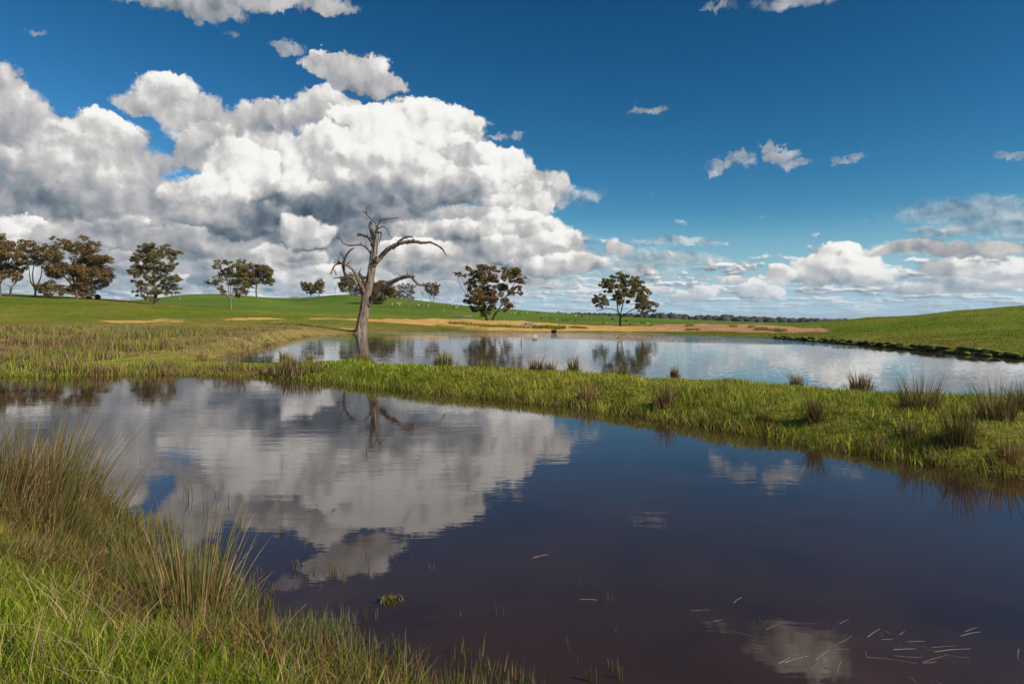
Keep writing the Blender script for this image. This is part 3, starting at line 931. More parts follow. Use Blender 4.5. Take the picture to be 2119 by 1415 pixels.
dead_root = link('dead_tree', None, loc=tuple(dpt(425, 1362, 10, 0)[:3]))
dead_root.empty_display_size = 0.5
tag(dead_root, 'tall grey leafless dead tree standing at the far pond\'s edge', 'dead tree')
DEAD = [
    # name, slope in depth (m per 100 px), path of (x, y, width)
    ('trunk', 0.0, [(415, 1385, 150), (424, 1350, 122), (440, 1250, 100), (460, 1130, 92), (478, 1020, 88), (495, 920, 76), (515, 810, 74), (530, 720, 72), (543, 640, 66), (555, 540, 60), (568, 450, 50), (582, 380, 36), (588, 345, 18)]),
    ('branch', -0.25, [(520, 745, 50), (560, 680, 52), (610, 620, 50), (680, 550, 45), (750, 500, 42), (830, 470, 38), (920, 458, 36), (985, 455, 34), (1070, 465, 28), (1150, 462, 22)]),
    ('branch', 0.2, [(740, 515, 24), (765, 490, 26), (800, 445, 26), (850, 402, 25), (895, 388, 22), (942, 389, 14)]),
    ('branch', 0.3, [(545, 480, 44), (535, 400, 40), (520, 330, 35), (506, 270, 30), (512, 225, 16), (522, 212, 6)]),
    ('branch', 0.1, [(525, 430, 24), (500, 400, 24), (470, 384, 22), (430, 374, 20), (378, 379, 11)]),
    ('branch', -0.2, [(530, 575, 22), (505, 525, 20), (470, 492, 16), (420, 474, 13), (330, 484, 14), (265, 465, 10), (232, 422, 9), (200, 412, 7), (142, 428, 4)]),
    ('branch', -0.35, [(490, 1090, 46), (530, 1045, 48), (580, 1000, 46), (650, 930, 43), (720, 872, 41), (800, 832, 39), (880, 810, 37), (940, 800, 36), (995, 799, 20)]),
    ('branch', 0.15, [(470, 1040, 40), (445, 980, 42), (405, 930, 40), (372, 860, 37), (325, 805, 28), (250, 794, 18), (130, 806, 8)]),
    ('branch', -0.3, [(480, 990, 34), (455, 930, 34), (428, 870, 36), (402, 800, 36), (370, 735, 28), (315, 690, 22), (270, 672, 17), (225, 662, 13), (175, 658, 6)]),
    ('branch', 0.25, [(582, 420, 24), (565, 345, 14), (572, 300, 11), (562, 245, 11), (512, 202, 12), (470, 157, 10), (422, 118, 6)]),
    ('branch', -0.1, [(585, 380, 22), (590, 320, 15), (600, 270, 11), (626, 232, 10), (690, 215, 9), (755, 208, 10), (812, 200, 4)]),
]
TWIGS = [   # parent index, path
    (1, [(1145, 463, 20), (1180, 480, 14), (1230, 505, 13), (1268, 535, 13), (1290, 572, 10), (1308, 606, 4)]),
    (1, [(960, 445, 12), (975, 432, 10), (985, 446, 6)]),
    (6, [(955, 802, 28), (1000, 850, 20), (1040, 885, 17), (1095, 878, 10), (1150, 900, 7), (1180, 940, 5), (1205, 982, 2)]),
    (6, [(1024, 874, 9), (1005, 900, 8), (980, 920, 6), (958, 934, 3)]),
    (6, [(1045, 884, 8), (1100, 905, 5), (1160, 915, 3), (1190, 950, 2)]),
    (9, [(466, 155, 8), (464, 115, 6), (478, 80, 5), (502, 56, 2)]),
    (10, [(596, 310, 10), (622, 300, 8), (660, 290, 7), (700, 332, 5), (725, 382, 4), (752, 412, 2)]),
    (10, [(590, 345, 12), (628, 352, 11), (624, 395, 8), (612, 440, 6), (604, 482, 3)]),
    (10, [(615, 245, 7), (622, 220, 5), (632, 198, 2)]),
    (5, [(484, 500, 7), (478, 465, 5), (483, 425, 2)]),
    (5, [(434, 476, 8), (432, 455, 5)]),
    (8, [(288, 790, 14), (283, 740, 16), (286, 690, 17), (290, 645, 15), (325, 585, 12), (360, 548, 11), (406, 522, 5)]),
    (8, [(288, 645, 10), (268, 595, 9), (252, 575, 8), (245, 556, 3)]),
    (8, [(300, 690, 9), (325, 655, 6), (352, 628, 2)]),
    (8, [(255, 668, 13), (205, 684, 13), (180, 722, 11), (170, 760, 9), (156, 782, 4)]),
    (8, [(182, 725, 9), (205, 760, 7), (214, 796, 3)]),
    (8, [(268, 676, 12), (270, 720, 13), (280, 775, 9)]),
    (8, [(242, 660, 7), (225, 630, 5), (214, 606, 2)]),
    (8, [(232, 655, 8), (205, 635, 5), (185, 632, 2)]),
    (8, [(415, 800, 13), (420, 770, 9), (430, 742, 6), (440, 712, 2)]),
    (8, [(420, 790, 8), (412, 755, 6), (416, 735, 2)]),
    (7, [(385, 870, 14), (430, 850, 10), (480, 838, 7), (522, 788, 2)]),
    (7, [(395, 905, 16), (440, 890, 12), (470, 905, 6)]),
    (4, [(440, 372, 12), (410, 358, 11), (388, 364, 8)]),
]


def rough_path(path, slope, seed, x0=None, y0=0.0, rough=1.0):
    rows = []
    for k, (x, y, w) in enumerate(path):
        run = math.hypot(x - path[0][0], y - path[0][1]) / 100
        rows.append(dpt(x, y, w, y0 + slope * run))
    o = spline(rows, 6)
    r = np.random.default_rng(seed)
    n = len(o)
    jit = r.normal(0, 1, (n, 3)) * (o[:, 3:4] * 0.17 * rough)
    jit[0] = 0
    o[:, :3] += jit
    o[:, 3] *= 1 + r.normal(0, 0.085 * rough, n)
    return o


def add_limb(name, rows, sides, parent, seed, flute, tone):
    V, q, t = tube(rows, sides, flute, seed)
    base = np.array(parent.matrix_world.translation if parent.name == 'dead_tree' else dead_root.location)
    col = np.ones((len(V), 3)) * np.asarray(tone)
    me = np_mesh(name, V - np.array(dead_root.location), [q, t], M_DEAD, col, smooth=True)
    o = link(name, me, parent)
    return o


bpy.context.view_layer.update()
limbs, rowsets = [], []
for k, (nm, sl, path) in enumerate(DEAD):
    thick = nm == 'trunk'
    rows = rough_path(path, sl, 100 + k, rough=.25 if thick else .8)
    tone = (1, 1, 1) if path[0][2] > 33 else (0.52, 0.47, 0.44)
    limbs.append(add_limb(nm, rows, 30 if thick else 14, dead_root, k, 0.24 if thick else 0.18, tone))
    rowsets.append(rows)
for k, (pi, path) in enumerate(TWIGS):
    v0 = at_depth(DX + path[0][0] / DK, DY + path[0][1] / DK, DEPTH)
    pr = rowsets[pi]
    near = np.argmin((pr[:, 0] - v0.x) ** 2 + (pr[:, 2] - v0.z) ** 2)
    rows = rough_path(path, random.uniform(-0.5, 0.5), 300 + k, y0=pr[near, 1] - DEPTH)
    rows[:, 3] = rows[:, 3] * 1.2 + 0.008
    add_limb('twig', rows, 7, limbs[pi], 40 + k, 0.12, (0.42, 0.38, 0.36) if path[0][2] < 20 else (0.8, 0.76, 0.72))

# snapped stubs and spiky dead twigs along every limb
sr = random.Random(5)
for k, rows in enumerate(rowsets):
    for _ in range(4 if k == 0 else 5):
        i = sr.randrange(len(rows) // 3, len(rows) - 1)
        p = rows[i]
        tdir = rows[i + 1, :3] - rows[i - 1, :3]; tdir /= np.linalg.norm(tdir)
        v = np.array([sr.uniform(-1, 1), sr.uniform(-1, 1), sr.uniform(-.2, 1.2)]); v -= tdir * v.dot(tdir) * .7; v /= np.linalg.norm(v)
        L = sr.uniform(.15, .9) * (1.3 if sr.random() < .3 else .7)
        r0 = min(p[3] * .5, sr.uniform(.02, .06))
        kink = np.array([sr.uniform(-.3, .3), sr.uniform(-.3, .3), sr.uniform(-.3, .3)]) * L
        st = p[:3] + v * p[3] * .6
        add_limb('twig', spline([(*st, r0), (*(st + v * L * .5 + kink * .4), r0 * .7), (*(st + v * L + kink), .008)], 3), 6, limbs[k], 70 + k, .15, (.5, .45, .42))

# ---------------------------------------------------------------- living gums
LEAF_TONES = {
    'brown': [(0.145, 0.090, 0.036), (0.115, 0.078, 0.030), (0.095, 0.073, 0.028), (0.17, 0.108, 0.05), (0.06, 0.052, 0.02)],
    'olive': [(0.115, 0.088, 0.030), (0.095, 0.082, 0.030), (0.135, 0.10, 0.038), (0.06, 0.06, 0.02), (0.15, 0.115, 0.05)],
    'grey': [(0.13, 0.115, 0.075), (0.10, 0.095, 0.06), (0.16, 0.14, 0.10), (0.07, 0.07, 0.04)],
}


def gum(name, label, org, Y, base, clumps, trunks, tone='olive', bark=None, dens=1.0, bare=0, leaf=1.0, group=None, width=0.62, fat=1.1):
    """org: (x0, y0, k) maps enlarged-study coordinates to photograph pixels; base is the foot of the trunk"""
    x0, y0, k = org
    bx, by = x0 + base[0] / k, y0 + base[1] / k
    foot = at_depth(bx, by, Y)
    gz_ = float(height(foot.x, foot.y))
    sc = Y / FPX / k                                     # metres per study pixel

    def w(cx, cy, dy=0.0):
        return np.array([(cx - base[0]) * sc, dy, (base[1] - cy) * sc])
    # drop the foot to the ground; the picture hides where it is lower than it looks
    dz = gz_ - foot.z
    root = link(name, None, loc=(foot.x, foot.y, foot.z))
    root.empty_display_size = 1
    tag(root, label, 'tree', group)
    cl = np.array([(c[0], c[1], c[2], c[3]) for c in clumps], float)
    W_ = max((cl[:, 0].max() - cl[:, 0].min()) * 0.5, 1); xm = 0.5 * (cl[:, 0].max() + cl[:, 0].min())
    depth = []
    for c in cl:
        r = math.sqrt(max(0.05, 1 - min(1, abs(c[0] - xm) / W_) ** 2)) * W_ * 0.55
        depth.append(random.uniform(-r, r) * sc)
    # trunks and limbs
    parts = []
    lim_pts = []
    for ti, tr in enumerate(trunks):
        rows = [(*w(x, y, (random.uniform(-.4, .4) if i else 0)), wd * sc * 0.5 * width) for i, (x, y, wd) in enumerate(tr)]
        if tr[0][1] >= base[1] - 2:
            r0 = rows[0]
            rows = [(r0[0], r0[1], r0[2] + min(dz, 0) - 0.3, r0[3] * 1.25)] + rows
        s = spline(rows, 5)
        parts.append(tube(s, 7, 0.08, ti))
        lim_pts.append(s)
    allp = np.vstack(lim_pts)
    for c, dpth in zip(cl, depth):
        tgt = w(c[0], c[1] + c[3] * 0.3, dpth)
        cand = allp[allp[:, 2] < tgt[2] - 0.1 * abs(c[3]) * sc]
        if len(cand) == 0: cand = allp
        dd = np.linalg.norm((cand[:, :3] - tgt) * np.array([1, 1, 0.8]), axis=1)
        s0 = cand[np.argmin(dd)]
        r0 = max(min(s0[3] * 0.6, 0.16), 0.05)
        mid = (s0[:3] + tgt) / 2 + np.array([random.uniform(-.25, .25), random.uniform(-.25, .25), random.uniform(-.1, .35)]) * np.linalg.norm(tgt - s0[:3]) * 0.5
        rr = [(*s0[:3], r0), (*mid, r0 * 0.7), (*tgt, r0 * 0.4)]
        parts.append(tube(spline(rr, 4), 5, 0, 1))
        for _ in range(3):       # twigs fanning into the clump
            e = tgt + np.array([random.uniform(-1, 1) * c[2], random.uniform(-1, 1) * c[2], random.uniform(-.3, 1) * c[3]]) * sc * 0.75
            parts.append(tube(np.array([(*tgt, r0 * 0.4), (*((tgt + e) / 2 + 0.05), r0 * 0.28), (*e, 0.02)]), 4, 0, 1))
    for _ in range(bare):        # dead twigs standing clear of the leaves
        s0 = allp[random.randrange(len(allp) // 2, len(allp))]
        e = s0[:3] + np.array([random.uniform(-1, 1), random.uniform(-.5, .5), random.uniform(-.2, .8)]) * W_ * sc * 0.9
        parts.append(tube(np.array([(*s0[:3], 0.06), (*((s0[:3] + e) / 2 + 0.15), 0.045), (*e, 0.02)]), 4, 0, 1))
    V, F = join(parts)
    link('trunk', np_mesh('trunk', V, F, bark or M_BARK, np.ones((len(V), 3)), smooth=True), root)
    # crown of many small hanging leaf sprays
    ctr, nrm_c, tone_i, sz = [], [], [], []
    for c, dpth in zip(cl, depth):
        rx, ry = c[2] * sc * fat, c[3] * sc * fat
        rd = (rx + ry) * 0.5
        o = w(c[0], c[1], dpth)
        npuff = max(7, int(9 + rx * ry * 3.4))
        for _ in range(npuff):
            v = rng.normal(0, 1, 3); v /= np.linalg.norm(v)
            rr = rng.uniform(0.25, 1) ** 0.6
            pc = o + v * np.array([rx, rd, ry]) * rr * 1.0
            pr = min(rx, ry) * rng.uniform(0.30, 0.58)
            nl = int(max(10, 74 * dens * (pr / 0.55) ** 1.6))
            u = rng.normal(0, 1, (nl, 3)); u /= np.linalg.norm(u, axis=1)[:, None]
            rad = rng.uniform(0.15, 1.0, (nl, 1)) ** 0.5
            pp = pc + u * rad * pr * np.array([1.15, 1.15, 0.8])
            ctr.append(pp)
            tone_i.append(np.full(nl, rng.uniform(0.75, 1.25)))
            sz.append(rng.uniform(0.09, 0.21, nl) * leaf)
    ctr = np.vstack(ctr); sz = np.concatenate(sz); tt = np.concatenate(tone_i)
    n = len(ctr)
    a = rng.normal(0, 1, (n, 3)); a[:, 2] -= 0.5; a /= np.linalg.norm(a, axis=1)[:, None]
    b = np.cross(a, rng.normal(0, 1, (n, 3))); b /= np.linalg.norm(b, axis=1)[:, None]
    V = np.stack([ctr - a * sz[:, None], ctr + b * (sz * 0.5)[:, None], ctr + a * sz[:, None], ctr - b * (sz * 0.5)[:, None]], 1).reshape(-1, 3)
    q = np.arange(n * 4).reshape(-1, 4)
    col = np.repeat(pick(LEAF_TONES[tone], n, jit=0.18) * tt[:, None] * 2.1, 4, axis=0)
    link('crown', np_mesh('crown', V, [q], M_LEAF, col), root)
    return root


O1 = (0, 440, 3.784); O2 = (400, 400, 3.5375); O3 = (900, 520, 4.075)
gum('gum_tree', 'leafy gum tree cut by the left edge of the picture', O1, 150, (4, 642),
    [(-20, 210, 50, 40), (40, 190, 45, 30), (-60, 300, 70, 50), (20, 290, 60, 45), (80, 270, 55, 45), (130, 250, 55, 38), (190, 255, 55, 38), (235, 240, 40, 25), (-40, 400, 60, 50), (60, 350, 60, 45), (140, 330, 60, 45), (205, 320, 45, 40), (20, 430, 45, 40)],
    [[(4, 645, 26), (0, 560, 20), (-8, 450, 16), (10, 330, 10)], [(0, 560, 14), (50, 460, 12), (110, 350, 8)]], 'brown')
gum('gum_tree', 'gum tree with leaning pale trunk, second from the left edge', O1, 150, (85, 642),
    [(60, 460, 50, 35), (120, 470, 45, 35), (60, 505, 40, 28), (120, 510, 40, 30), (150, 420, 45, 35), (90, 410, 45, 35), (15, 490, 30, 25), (170, 370, 40, 35)],
    [[(82, 645, 26), (95, 590, 24), (115, 550, 20), (150, 500, 14), (160, 450, 10)], [(95, 595, 14), (60, 575, 10), (10, 545, 6)], [(112, 555, 14), (100, 500, 10), (85, 430, 7)]], 'brown', M_PALEBARK)
gum('gum_tree', 'slender open gum tree with several upright pale stems', O1, 150, (275, 652),
    [(240, 320, 50, 38), (285, 365, 40, 35), (330, 320, 45, 35), (280, 285, 50, 30), (360, 290, 45, 30), (315, 390, 35, 30), (240, 395, 28, 25), (365, 350, 38, 35)],
    [[(275, 655, 26), (270, 600, 22), (250, 540, 13), (225, 440, 9), (215, 400, 5)], [(272, 600, 18), (265, 500, 14), (270, 400, 10)], [(275, 610, 18), (300, 550, 15), (325, 480, 11), (330, 400, 8)], [(255, 560, 8), (225, 545, 5), (205, 530, 3)]], 'olive', M_PALEBARK, dens=0.9, bare=3)
gum('gum_tree', 'large dense brown gum tree on the left ridge, foliage to the ground', O1, 148, (600, 667),
    [(400, 195, 26, 18), (440, 230, 55, 28), (500, 235, 35, 25), (620, 190, 36, 24), (685, 235, 35, 30), (700, 270, 35, 30), (430, 290, 75, 35), (560, 275, 70, 45), (640, 290, 75, 45), (700, 320, 55, 45), (400, 345, 50, 30), (490, 350, 70, 45), (590, 360, 80, 50), (680, 390, 80, 55), (780, 370, 55, 38), (830, 365, 45, 35), (400, 440, 70, 60), (480, 430, 60, 50), (570, 450, 80, 60), (670, 470, 80, 60), (760, 450, 65, 55), (810, 500, 48, 45), (790, 550, 38, 25), (600, 530, 80, 55), (690, 550, 60, 45), (560, 600, 55, 45), (640, 620, 65, 45), (440, 570, 60, 35), (370, 590, 45, 35), (440, 630, 45, 30), (490, 610, 35, 35), (330, 610, 25, 20)],
    [[(600, 670, 40), (590, 600, 34), (570, 500, 26), (590, 380, 18), (610, 260, 8)], [(590, 600, 24), (520, 520, 16), (450, 440, 12), (430, 300, 7)], [(580, 560, 22), (690, 450, 14), (780, 400, 8)], [(560, 580, 12), (500, 575, 9), (440, 580, 6)]], 'brown', dens=1.1)
gum('gum_tree', 'tall dark oval gum tree standing alone on the left slope', O1, 146, (1215, 705),
    [(1090, 290, 55, 30), (1140, 265, 50, 25), (1210, 262, 55, 25), (1180, 300, 75, 40), (1260, 290, 55, 32), (1325, 280, 50, 26), (1385, 315, 48, 22), (1340, 330, 50, 30), (1080, 345, 55, 35), (1150, 360, 80, 40), (1250, 360, 75, 42), (1340, 395, 60, 32), (1200, 420, 110, 40), (1310, 440, 80, 36), (1090, 430, 65, 30), (1050, 465, 48, 25), (1140, 480, 80, 38), (1250, 500, 85, 40), (1350, 510, 60, 32), (1395, 540, 40, 28), (1090, 545, 50, 24), (1180, 555, 80, 34), (1290, 570, 75, 34), (1365, 590, 45, 20), (1120, 605, 60, 22), (1220, 620, 75, 32), (1310, 620, 50, 22), (1385, 625, 28, 12), (1095, 650, 45, 16), (1190, 665, 50, 22), (1240, 680, 40, 20)],
    [[(1215, 708, 48), (1215, 640, 42), (1205, 540, 32), (1210, 420, 22), (1200, 320, 10)], [(1213, 600, 22), (1280, 520, 16), (1340, 420, 10)], [(1208, 580, 18), (1140, 500, 13), (1090, 400, 8)]], 'olive', dens=1.15)
gum('gum_tree', 'open gum tree with forked pale trunk in front of the green hill', O1, 146, (1810, 757),
    [(1708, 382, 30, 18), (1752, 388, 26, 18), (1868, 375, 28, 24), (1722, 425, 35, 25), (1790, 415, 50, 30), (1845, 425, 40, 32), (1720, 470, 30, 32), (1780, 470, 48, 38), (1850, 480, 50, 38), (1910, 450, 40, 40), (1905, 500, 40, 35), (1730, 530, 35, 30), (1800, 540, 50, 35), (1870, 545, 50, 35), (1660, 556, 42, 22), (1630, 545, 20, 16), (1725, 590, 32, 24), (1850, 605, 50, 32), (1920, 590, 42, 34), (1935, 625, 30, 18), (1760, 625, 28, 18), (1835, 650, 30, 14)],
    [[(1810, 760, 30), (1808, 720, 26), (1805, 672, 22), (1770, 650, 12), (1720, 608, 9), (1655, 568, 5)], [(1806, 680, 16), (1795, 610, 12), (1785, 500, 9), (1725, 420, 5)], [(1808, 680, 16), (1830, 600, 12), (1862, 500, 8), (1868, 400, 5)], [(1806, 660, 10), (1808, 560, 8), (1800, 440, 5)]], 'olive', M_PALEBARK, dens=0.95)
gum('gum_tree', 'umbrella shaped gum tree on the skyline of the green hill', O1, 290, (2010, 676),
    [(1920, 440, 48, 30), (1990, 425, 58, 26), (2060, 435, 52, 28), (2105, 470, 40, 32), (1940, 490, 55, 36), (2020, 485, 60, 38), (2085, 520, 48, 34), (1930, 545, 45, 28), (2000, 540, 40, 26), (2110, 545, 40, 22), (1960, 575, 30, 16)],
    [[(2010, 680, 22), (2008, 620, 20), (2005, 560, 16), (1980, 500, 9)], [(2006, 570, 12), (2050, 520, 9), (2085, 490, 5)], [(2006, 570, 10), (1960, 530, 7), (1930, 480, 4)]], 'olive', dens=0.7, leaf=1.4)
gum('gum_tree', 'small thin gum tree on the hill, left one of a leaning pair', O2, 310, (855, 784),
    [(800, 662, 24, 16), (838, 668, 32, 18), (868, 690, 28, 22), (825, 700, 26, 20), (850, 725, 25, 18), (812, 690, 18, 14), (878, 720, 16, 14)],
    [[(855, 786, 9), (860, 750, 8), (845, 700, 5), (830, 670, 3)], [(858, 755, 5), (880, 720, 3)]], 'olive', dens=0.6, leaf=1.4)
gum('gum_tree', 'small thin gum tree on the hill, right one of a leaning pair', O2, 310, (920, 768),
    [(925, 642, 30, 16), (945, 662, 22, 22), (905, 670, 25, 20), (925, 690, 28, 20), (900, 705, 22, 18), (930, 720, 20, 16)],
    [[(920, 770, 9), (922, 730, 8), (915, 690, 5)], [(922, 735, 5), (945, 700, 3)], [(918, 750, 4), (890, 715, 3)]], 'brown', dens=0.6, leaf=1.4)
gum('gum_tree', 'gum tree on the mound seen behind the dead tree\'s left limbs', O2, 318, (1160, 765),
    [(1110, 630, 40, 28), (1150, 605, 45, 24), (1200, 610, 40, 26), (1240, 620, 34, 24), (1090, 670, 40, 30), (1150, 650, 55, 35), (1215, 660, 45, 36), (1110, 705, 45, 28), (1170, 705, 50, 30), (1230, 700, 38, 34), (1195, 735, 30, 18)],
    [[(1160, 768, 12), (1155, 730, 10), (1140, 680, 6)], [(1158, 740, 9), (1190, 690, 6)], [(1158, 750, 6), (1120, 710, 4)]], 'olive', dens=0.6, leaf=1.3, fat=.9)
gum('gum_tree', 'broad gum tree on the green slope just right of the dead trunk', O2, 260, (1330, 846),
    [(1350, 660, 50, 24), (1315, 690, 45, 34), (1390, 675, 48, 30), (1440, 700, 34, 30), (1350, 720, 60, 36), (1420, 730, 45, 32), (1300, 735, 30, 28), (1370, 765, 52, 26), (1320, 780, 35, 24), (1400, 775, 30, 18), (1350, 795, 28, 16)],
    [[(1330, 848, 20), (1345, 800, 16), (1360, 740, 10), (1380, 690, 5)], [(1335, 820, 12), (1315, 760, 8), (1310, 700, 5)]], 'brown', dens=0.75, leaf=1.3)
gum('gum_tree', 'low dark gum tree partly hidden on the far skyline', O2, 330, (1480, 778),
    [(1450, 735, 28, 18), (1485, 735, 30, 20), (1515, 745, 22, 16), (1465, 755, 26, 12), (1500, 760, 22, 10), (1425, 720, 30, 24)],
    [[(1480, 780, 8), (1478, 750, 6), (1470, 735, 3)]], 'olive', dens=0.6, leaf=1.4)
gum('gum_tree', 'grey sparse gum tree with straight whitish trunk', O2, 240, (1577, 868),
    [(1520, 685, 30, 18), (1555, 672, 36, 16), (1590, 685, 28, 18), (1515, 715, 28, 20), (1560, 705, 45, 24), (1600, 720, 22, 20), (1535, 745, 35, 18), (1585, 755, 30, 18), (1555, 765, 25, 12), (1605, 770, 16, 14)],
    [[(1577, 870, 14), (1575, 820, 12), (1573, 770, 9), (1565, 700, 5)], [(1574, 775, 5), (1600, 740, 3)]], 'grey', M_PALEBARK, dens=0.5, leaf=1.1, bare=14)
gum('gum_tree', 'two stemmed gum tree on the skyline right of the dead tree', O2, 322, (1750, 814),
    [(1705, 668, 26, 16), (1745, 672, 28, 18), (1780, 664, 26, 16), (1725, 695, 30, 18), (1775, 690, 28, 20), (1740, 720, 30, 18), (1780, 722, 20, 20), (1755, 740, 22, 12)],
    [[(1750, 816, 9), (1735, 770, 7), (1715, 710, 4)], [(1752, 816, 9), (1760, 760, 7), (1770, 700, 4)]], 'brown', dens=0.6, leaf=1.4, bare=5)
gum('gum_tree', 'bushy brown gum tree with two trunks behind the sandy bank', O3, 118, (450, 602),
    [(185, 188, 26, 14), (225, 200, 34, 20), (278, 152, 30, 22), (330, 180, 45, 32), (395, 145, 48, 32), (455, 155, 50, 36), (350, 225, 55, 38), (430, 215, 60, 42), (490, 240, 35, 35), (290, 270, 38, 34), (560, 165, 38, 24), (630, 170, 56, 34), (690, 195, 48, 40), (735, 235, 28, 30), (600, 225, 45, 28), (660, 250, 35, 24), (550, 310, 48, 42), (690, 320, 36, 28), (650, 350, 30, 26), (720, 355, 18, 16), (420, 290, 55, 30), (330, 320, 50, 34), (420, 345, 80, 42), (500, 380, 60, 42), (350, 380, 75, 50), (290, 420, 36, 36), (430, 430, 80, 45), (590, 420, 34, 28), (620, 455, 36, 30), (590, 490, 20, 16), (350, 460, 50, 32), (430, 490, 45, 35), (335, 503, 28, 14), (410, 530, 24, 18), (470, 470, 36, 28)],
    [[(448, 605, 34), (430, 555, 28), (415, 500, 22), (410, 400, 16), (400, 250, 9)], [(478, 602, 26), (500, 545, 24), (545, 480, 18), (580, 415, 15), (640, 320, 11), (690, 240, 6)], [(575, 425, 8), (555, 330, 7), (620, 200, 4)], [(420, 520, 10), (350, 470, 7), (300, 400, 5)]], 'brown', dens=2.0, leaf=0.85, fat=1.22)
gum('gum_tree', 'rounded spreading gum tree on the right behind the sandy bank', O3, 108, (1565, 648),
    [(1535, 210, 55, 28), (1470, 240, 50, 30), (1600, 225, 50, 30), (1690, 245, 58, 30), (1425, 280, 40, 28), (1510, 275, 55, 35), (1610, 280, 60, 38), (1720, 290, 45, 38), (1460, 325, 36, 22), (1560, 340, 55, 36), (1650, 345, 55, 40), (1745, 345, 48, 36), (1395, 385, 50, 28), (1355, 430, 34, 30), (1420, 425, 32, 32), (1390, 460, 32, 20), (1600, 400, 45, 34), (1690, 410, 55, 40), (1770, 405, 52, 38), (1800, 455, 48, 34), (1740, 465, 55, 34), (1835, 495, 26, 18), (1770, 505, 45, 20), (1520, 390, 26, 22), (1560, 430, 25, 20)],
    [[(1567, 650, 32), (1563, 590, 28), (1560, 545, 24), (1545, 505, 18), (1530, 430, 13), (1500, 350, 8), (1470, 260, 5)], [(1548, 515, 14), (1515, 492, 10), (1450, 482, 9), (1395, 495, 6), (1365, 510, 3)], [(1562, 545, 18), (1580, 460, 14), (1600, 370, 10), (1610, 270, 5)], [(1568, 556, 18), (1620, 520, 14), (1690, 475, 11), (1750, 420, 7)], [(1600, 535, 9), (1680, 520, 7), (1750, 500, 4)], [(1450, 482, 6), (1430, 440, 5), (1420, 400, 3)]], 'olive', dens=2.0, leaf=0.85, fat=1.22)

# leafless saplings
def sapling(label, org, Y, base, top, n=7):
    x0, y0, k = org
    foot = at_depth(x0 + base[0] / k, y0 + base[1] / k, Y)
    sc = Y / FPX / k
    H = (base[1] - top) * sc
    root = link('bare_sapling', None, loc=foot)
    tag(root, label, 'dead tree')
    V, F = join([tube(spline([(0, 0, -0.6, .10), (.05, 0, H * .4, .08), (-.05, 0, H * .75, .05), (0, 0, H, .02)], 4), 5)])
    link('trunk', np_mesh('trunk', V, F, M_DEAD, np.full((len(V), 3), .6)), root)
    ps = []
    for i in range(n):
        z = H * random.uniform(.4, .95); s = random.choice((-1, 1)); L = H * random.uniform(.15, .35)
        ps.append(tube(np.array([(0, 0, z, .05), (s * L * .5, random.uniform(-.3, .3), z + L * .45, .04), (s * L * .8, random.uniform(-.5, .5), z + L, .015)]), 4))
    V, F = join(ps)
    link('branches', np_mesh('branches', V, F, M_DEAD, np.full((len(V), 3), .6)), root)


sapling('thin bare sapling on the skyline left of the dead tree', O2, 315, (1037, 752), 680)
sapling('thin bare sapling on the skyline right of the whitish trunk', O2, 318, (1675, 808), 712)
sapling('taller of two thin bare stems right of the bushy gum', O3, 300, (672, 492), 405, 4)
sapling('shorter of two thin bare stems right of the bushy gum', O3, 300, (655, 490), 425, 3)

# russet bushes on the left skyline
for lab, px, py, w_, h_ in (('russet bush on the left skyline between the two big gums', 202, 620, 9, 10), ('low faint russet bush on the skyline beside the taller one', 184, 619, 9, 5)):
    g = at_depth(px, py, 152)
    root = link('russet_bush', None, loc=g)
    tag(root, lab, 'bush')
    sc = 152 / FPX
    n = 700
    u = rng.normal(0, 1, (n, 3)); u /= np.linalg.norm(u, axis=1)[:, None]
    ctr = u * (rng.uniform(.1, 1, (n, 1)) ** .5) * np.array([w_ / 2 * sc, w_ / 2 * sc, h_ / 2 * sc]) + np.array([0, 0, h_ / 2 * sc])
    a = rng.normal(0, .16, (n, 3)); b = rng.normal(0, .08, (n, 3))
    V = np.stack([ctr - a, ctr + b, ctr + a, ctr - b], 1).reshape(-1, 3)
    link('foliage', np_mesh('foliage', V, [np.arange(4 * n).reshape(-1, 4)], M_LEAF, np.repeat(pick([(.28, .15, .08), (.2, .11, .05), (.32, .2, .12)], n), 4, axis=0)), root)
    V, F = join([tube(np.array([(0, 0, -.8, .08), (random.uniform(-.2, .2), 0, h_ * sc * .3, .06), (random.uniform(-.3, .3), 0, h_ * sc * .7, .03)]), 5) for _ in range(4)])
    link('stem', np_mesh('stem', V, F, M_BARK, np.ones((len(V), 3))), root)

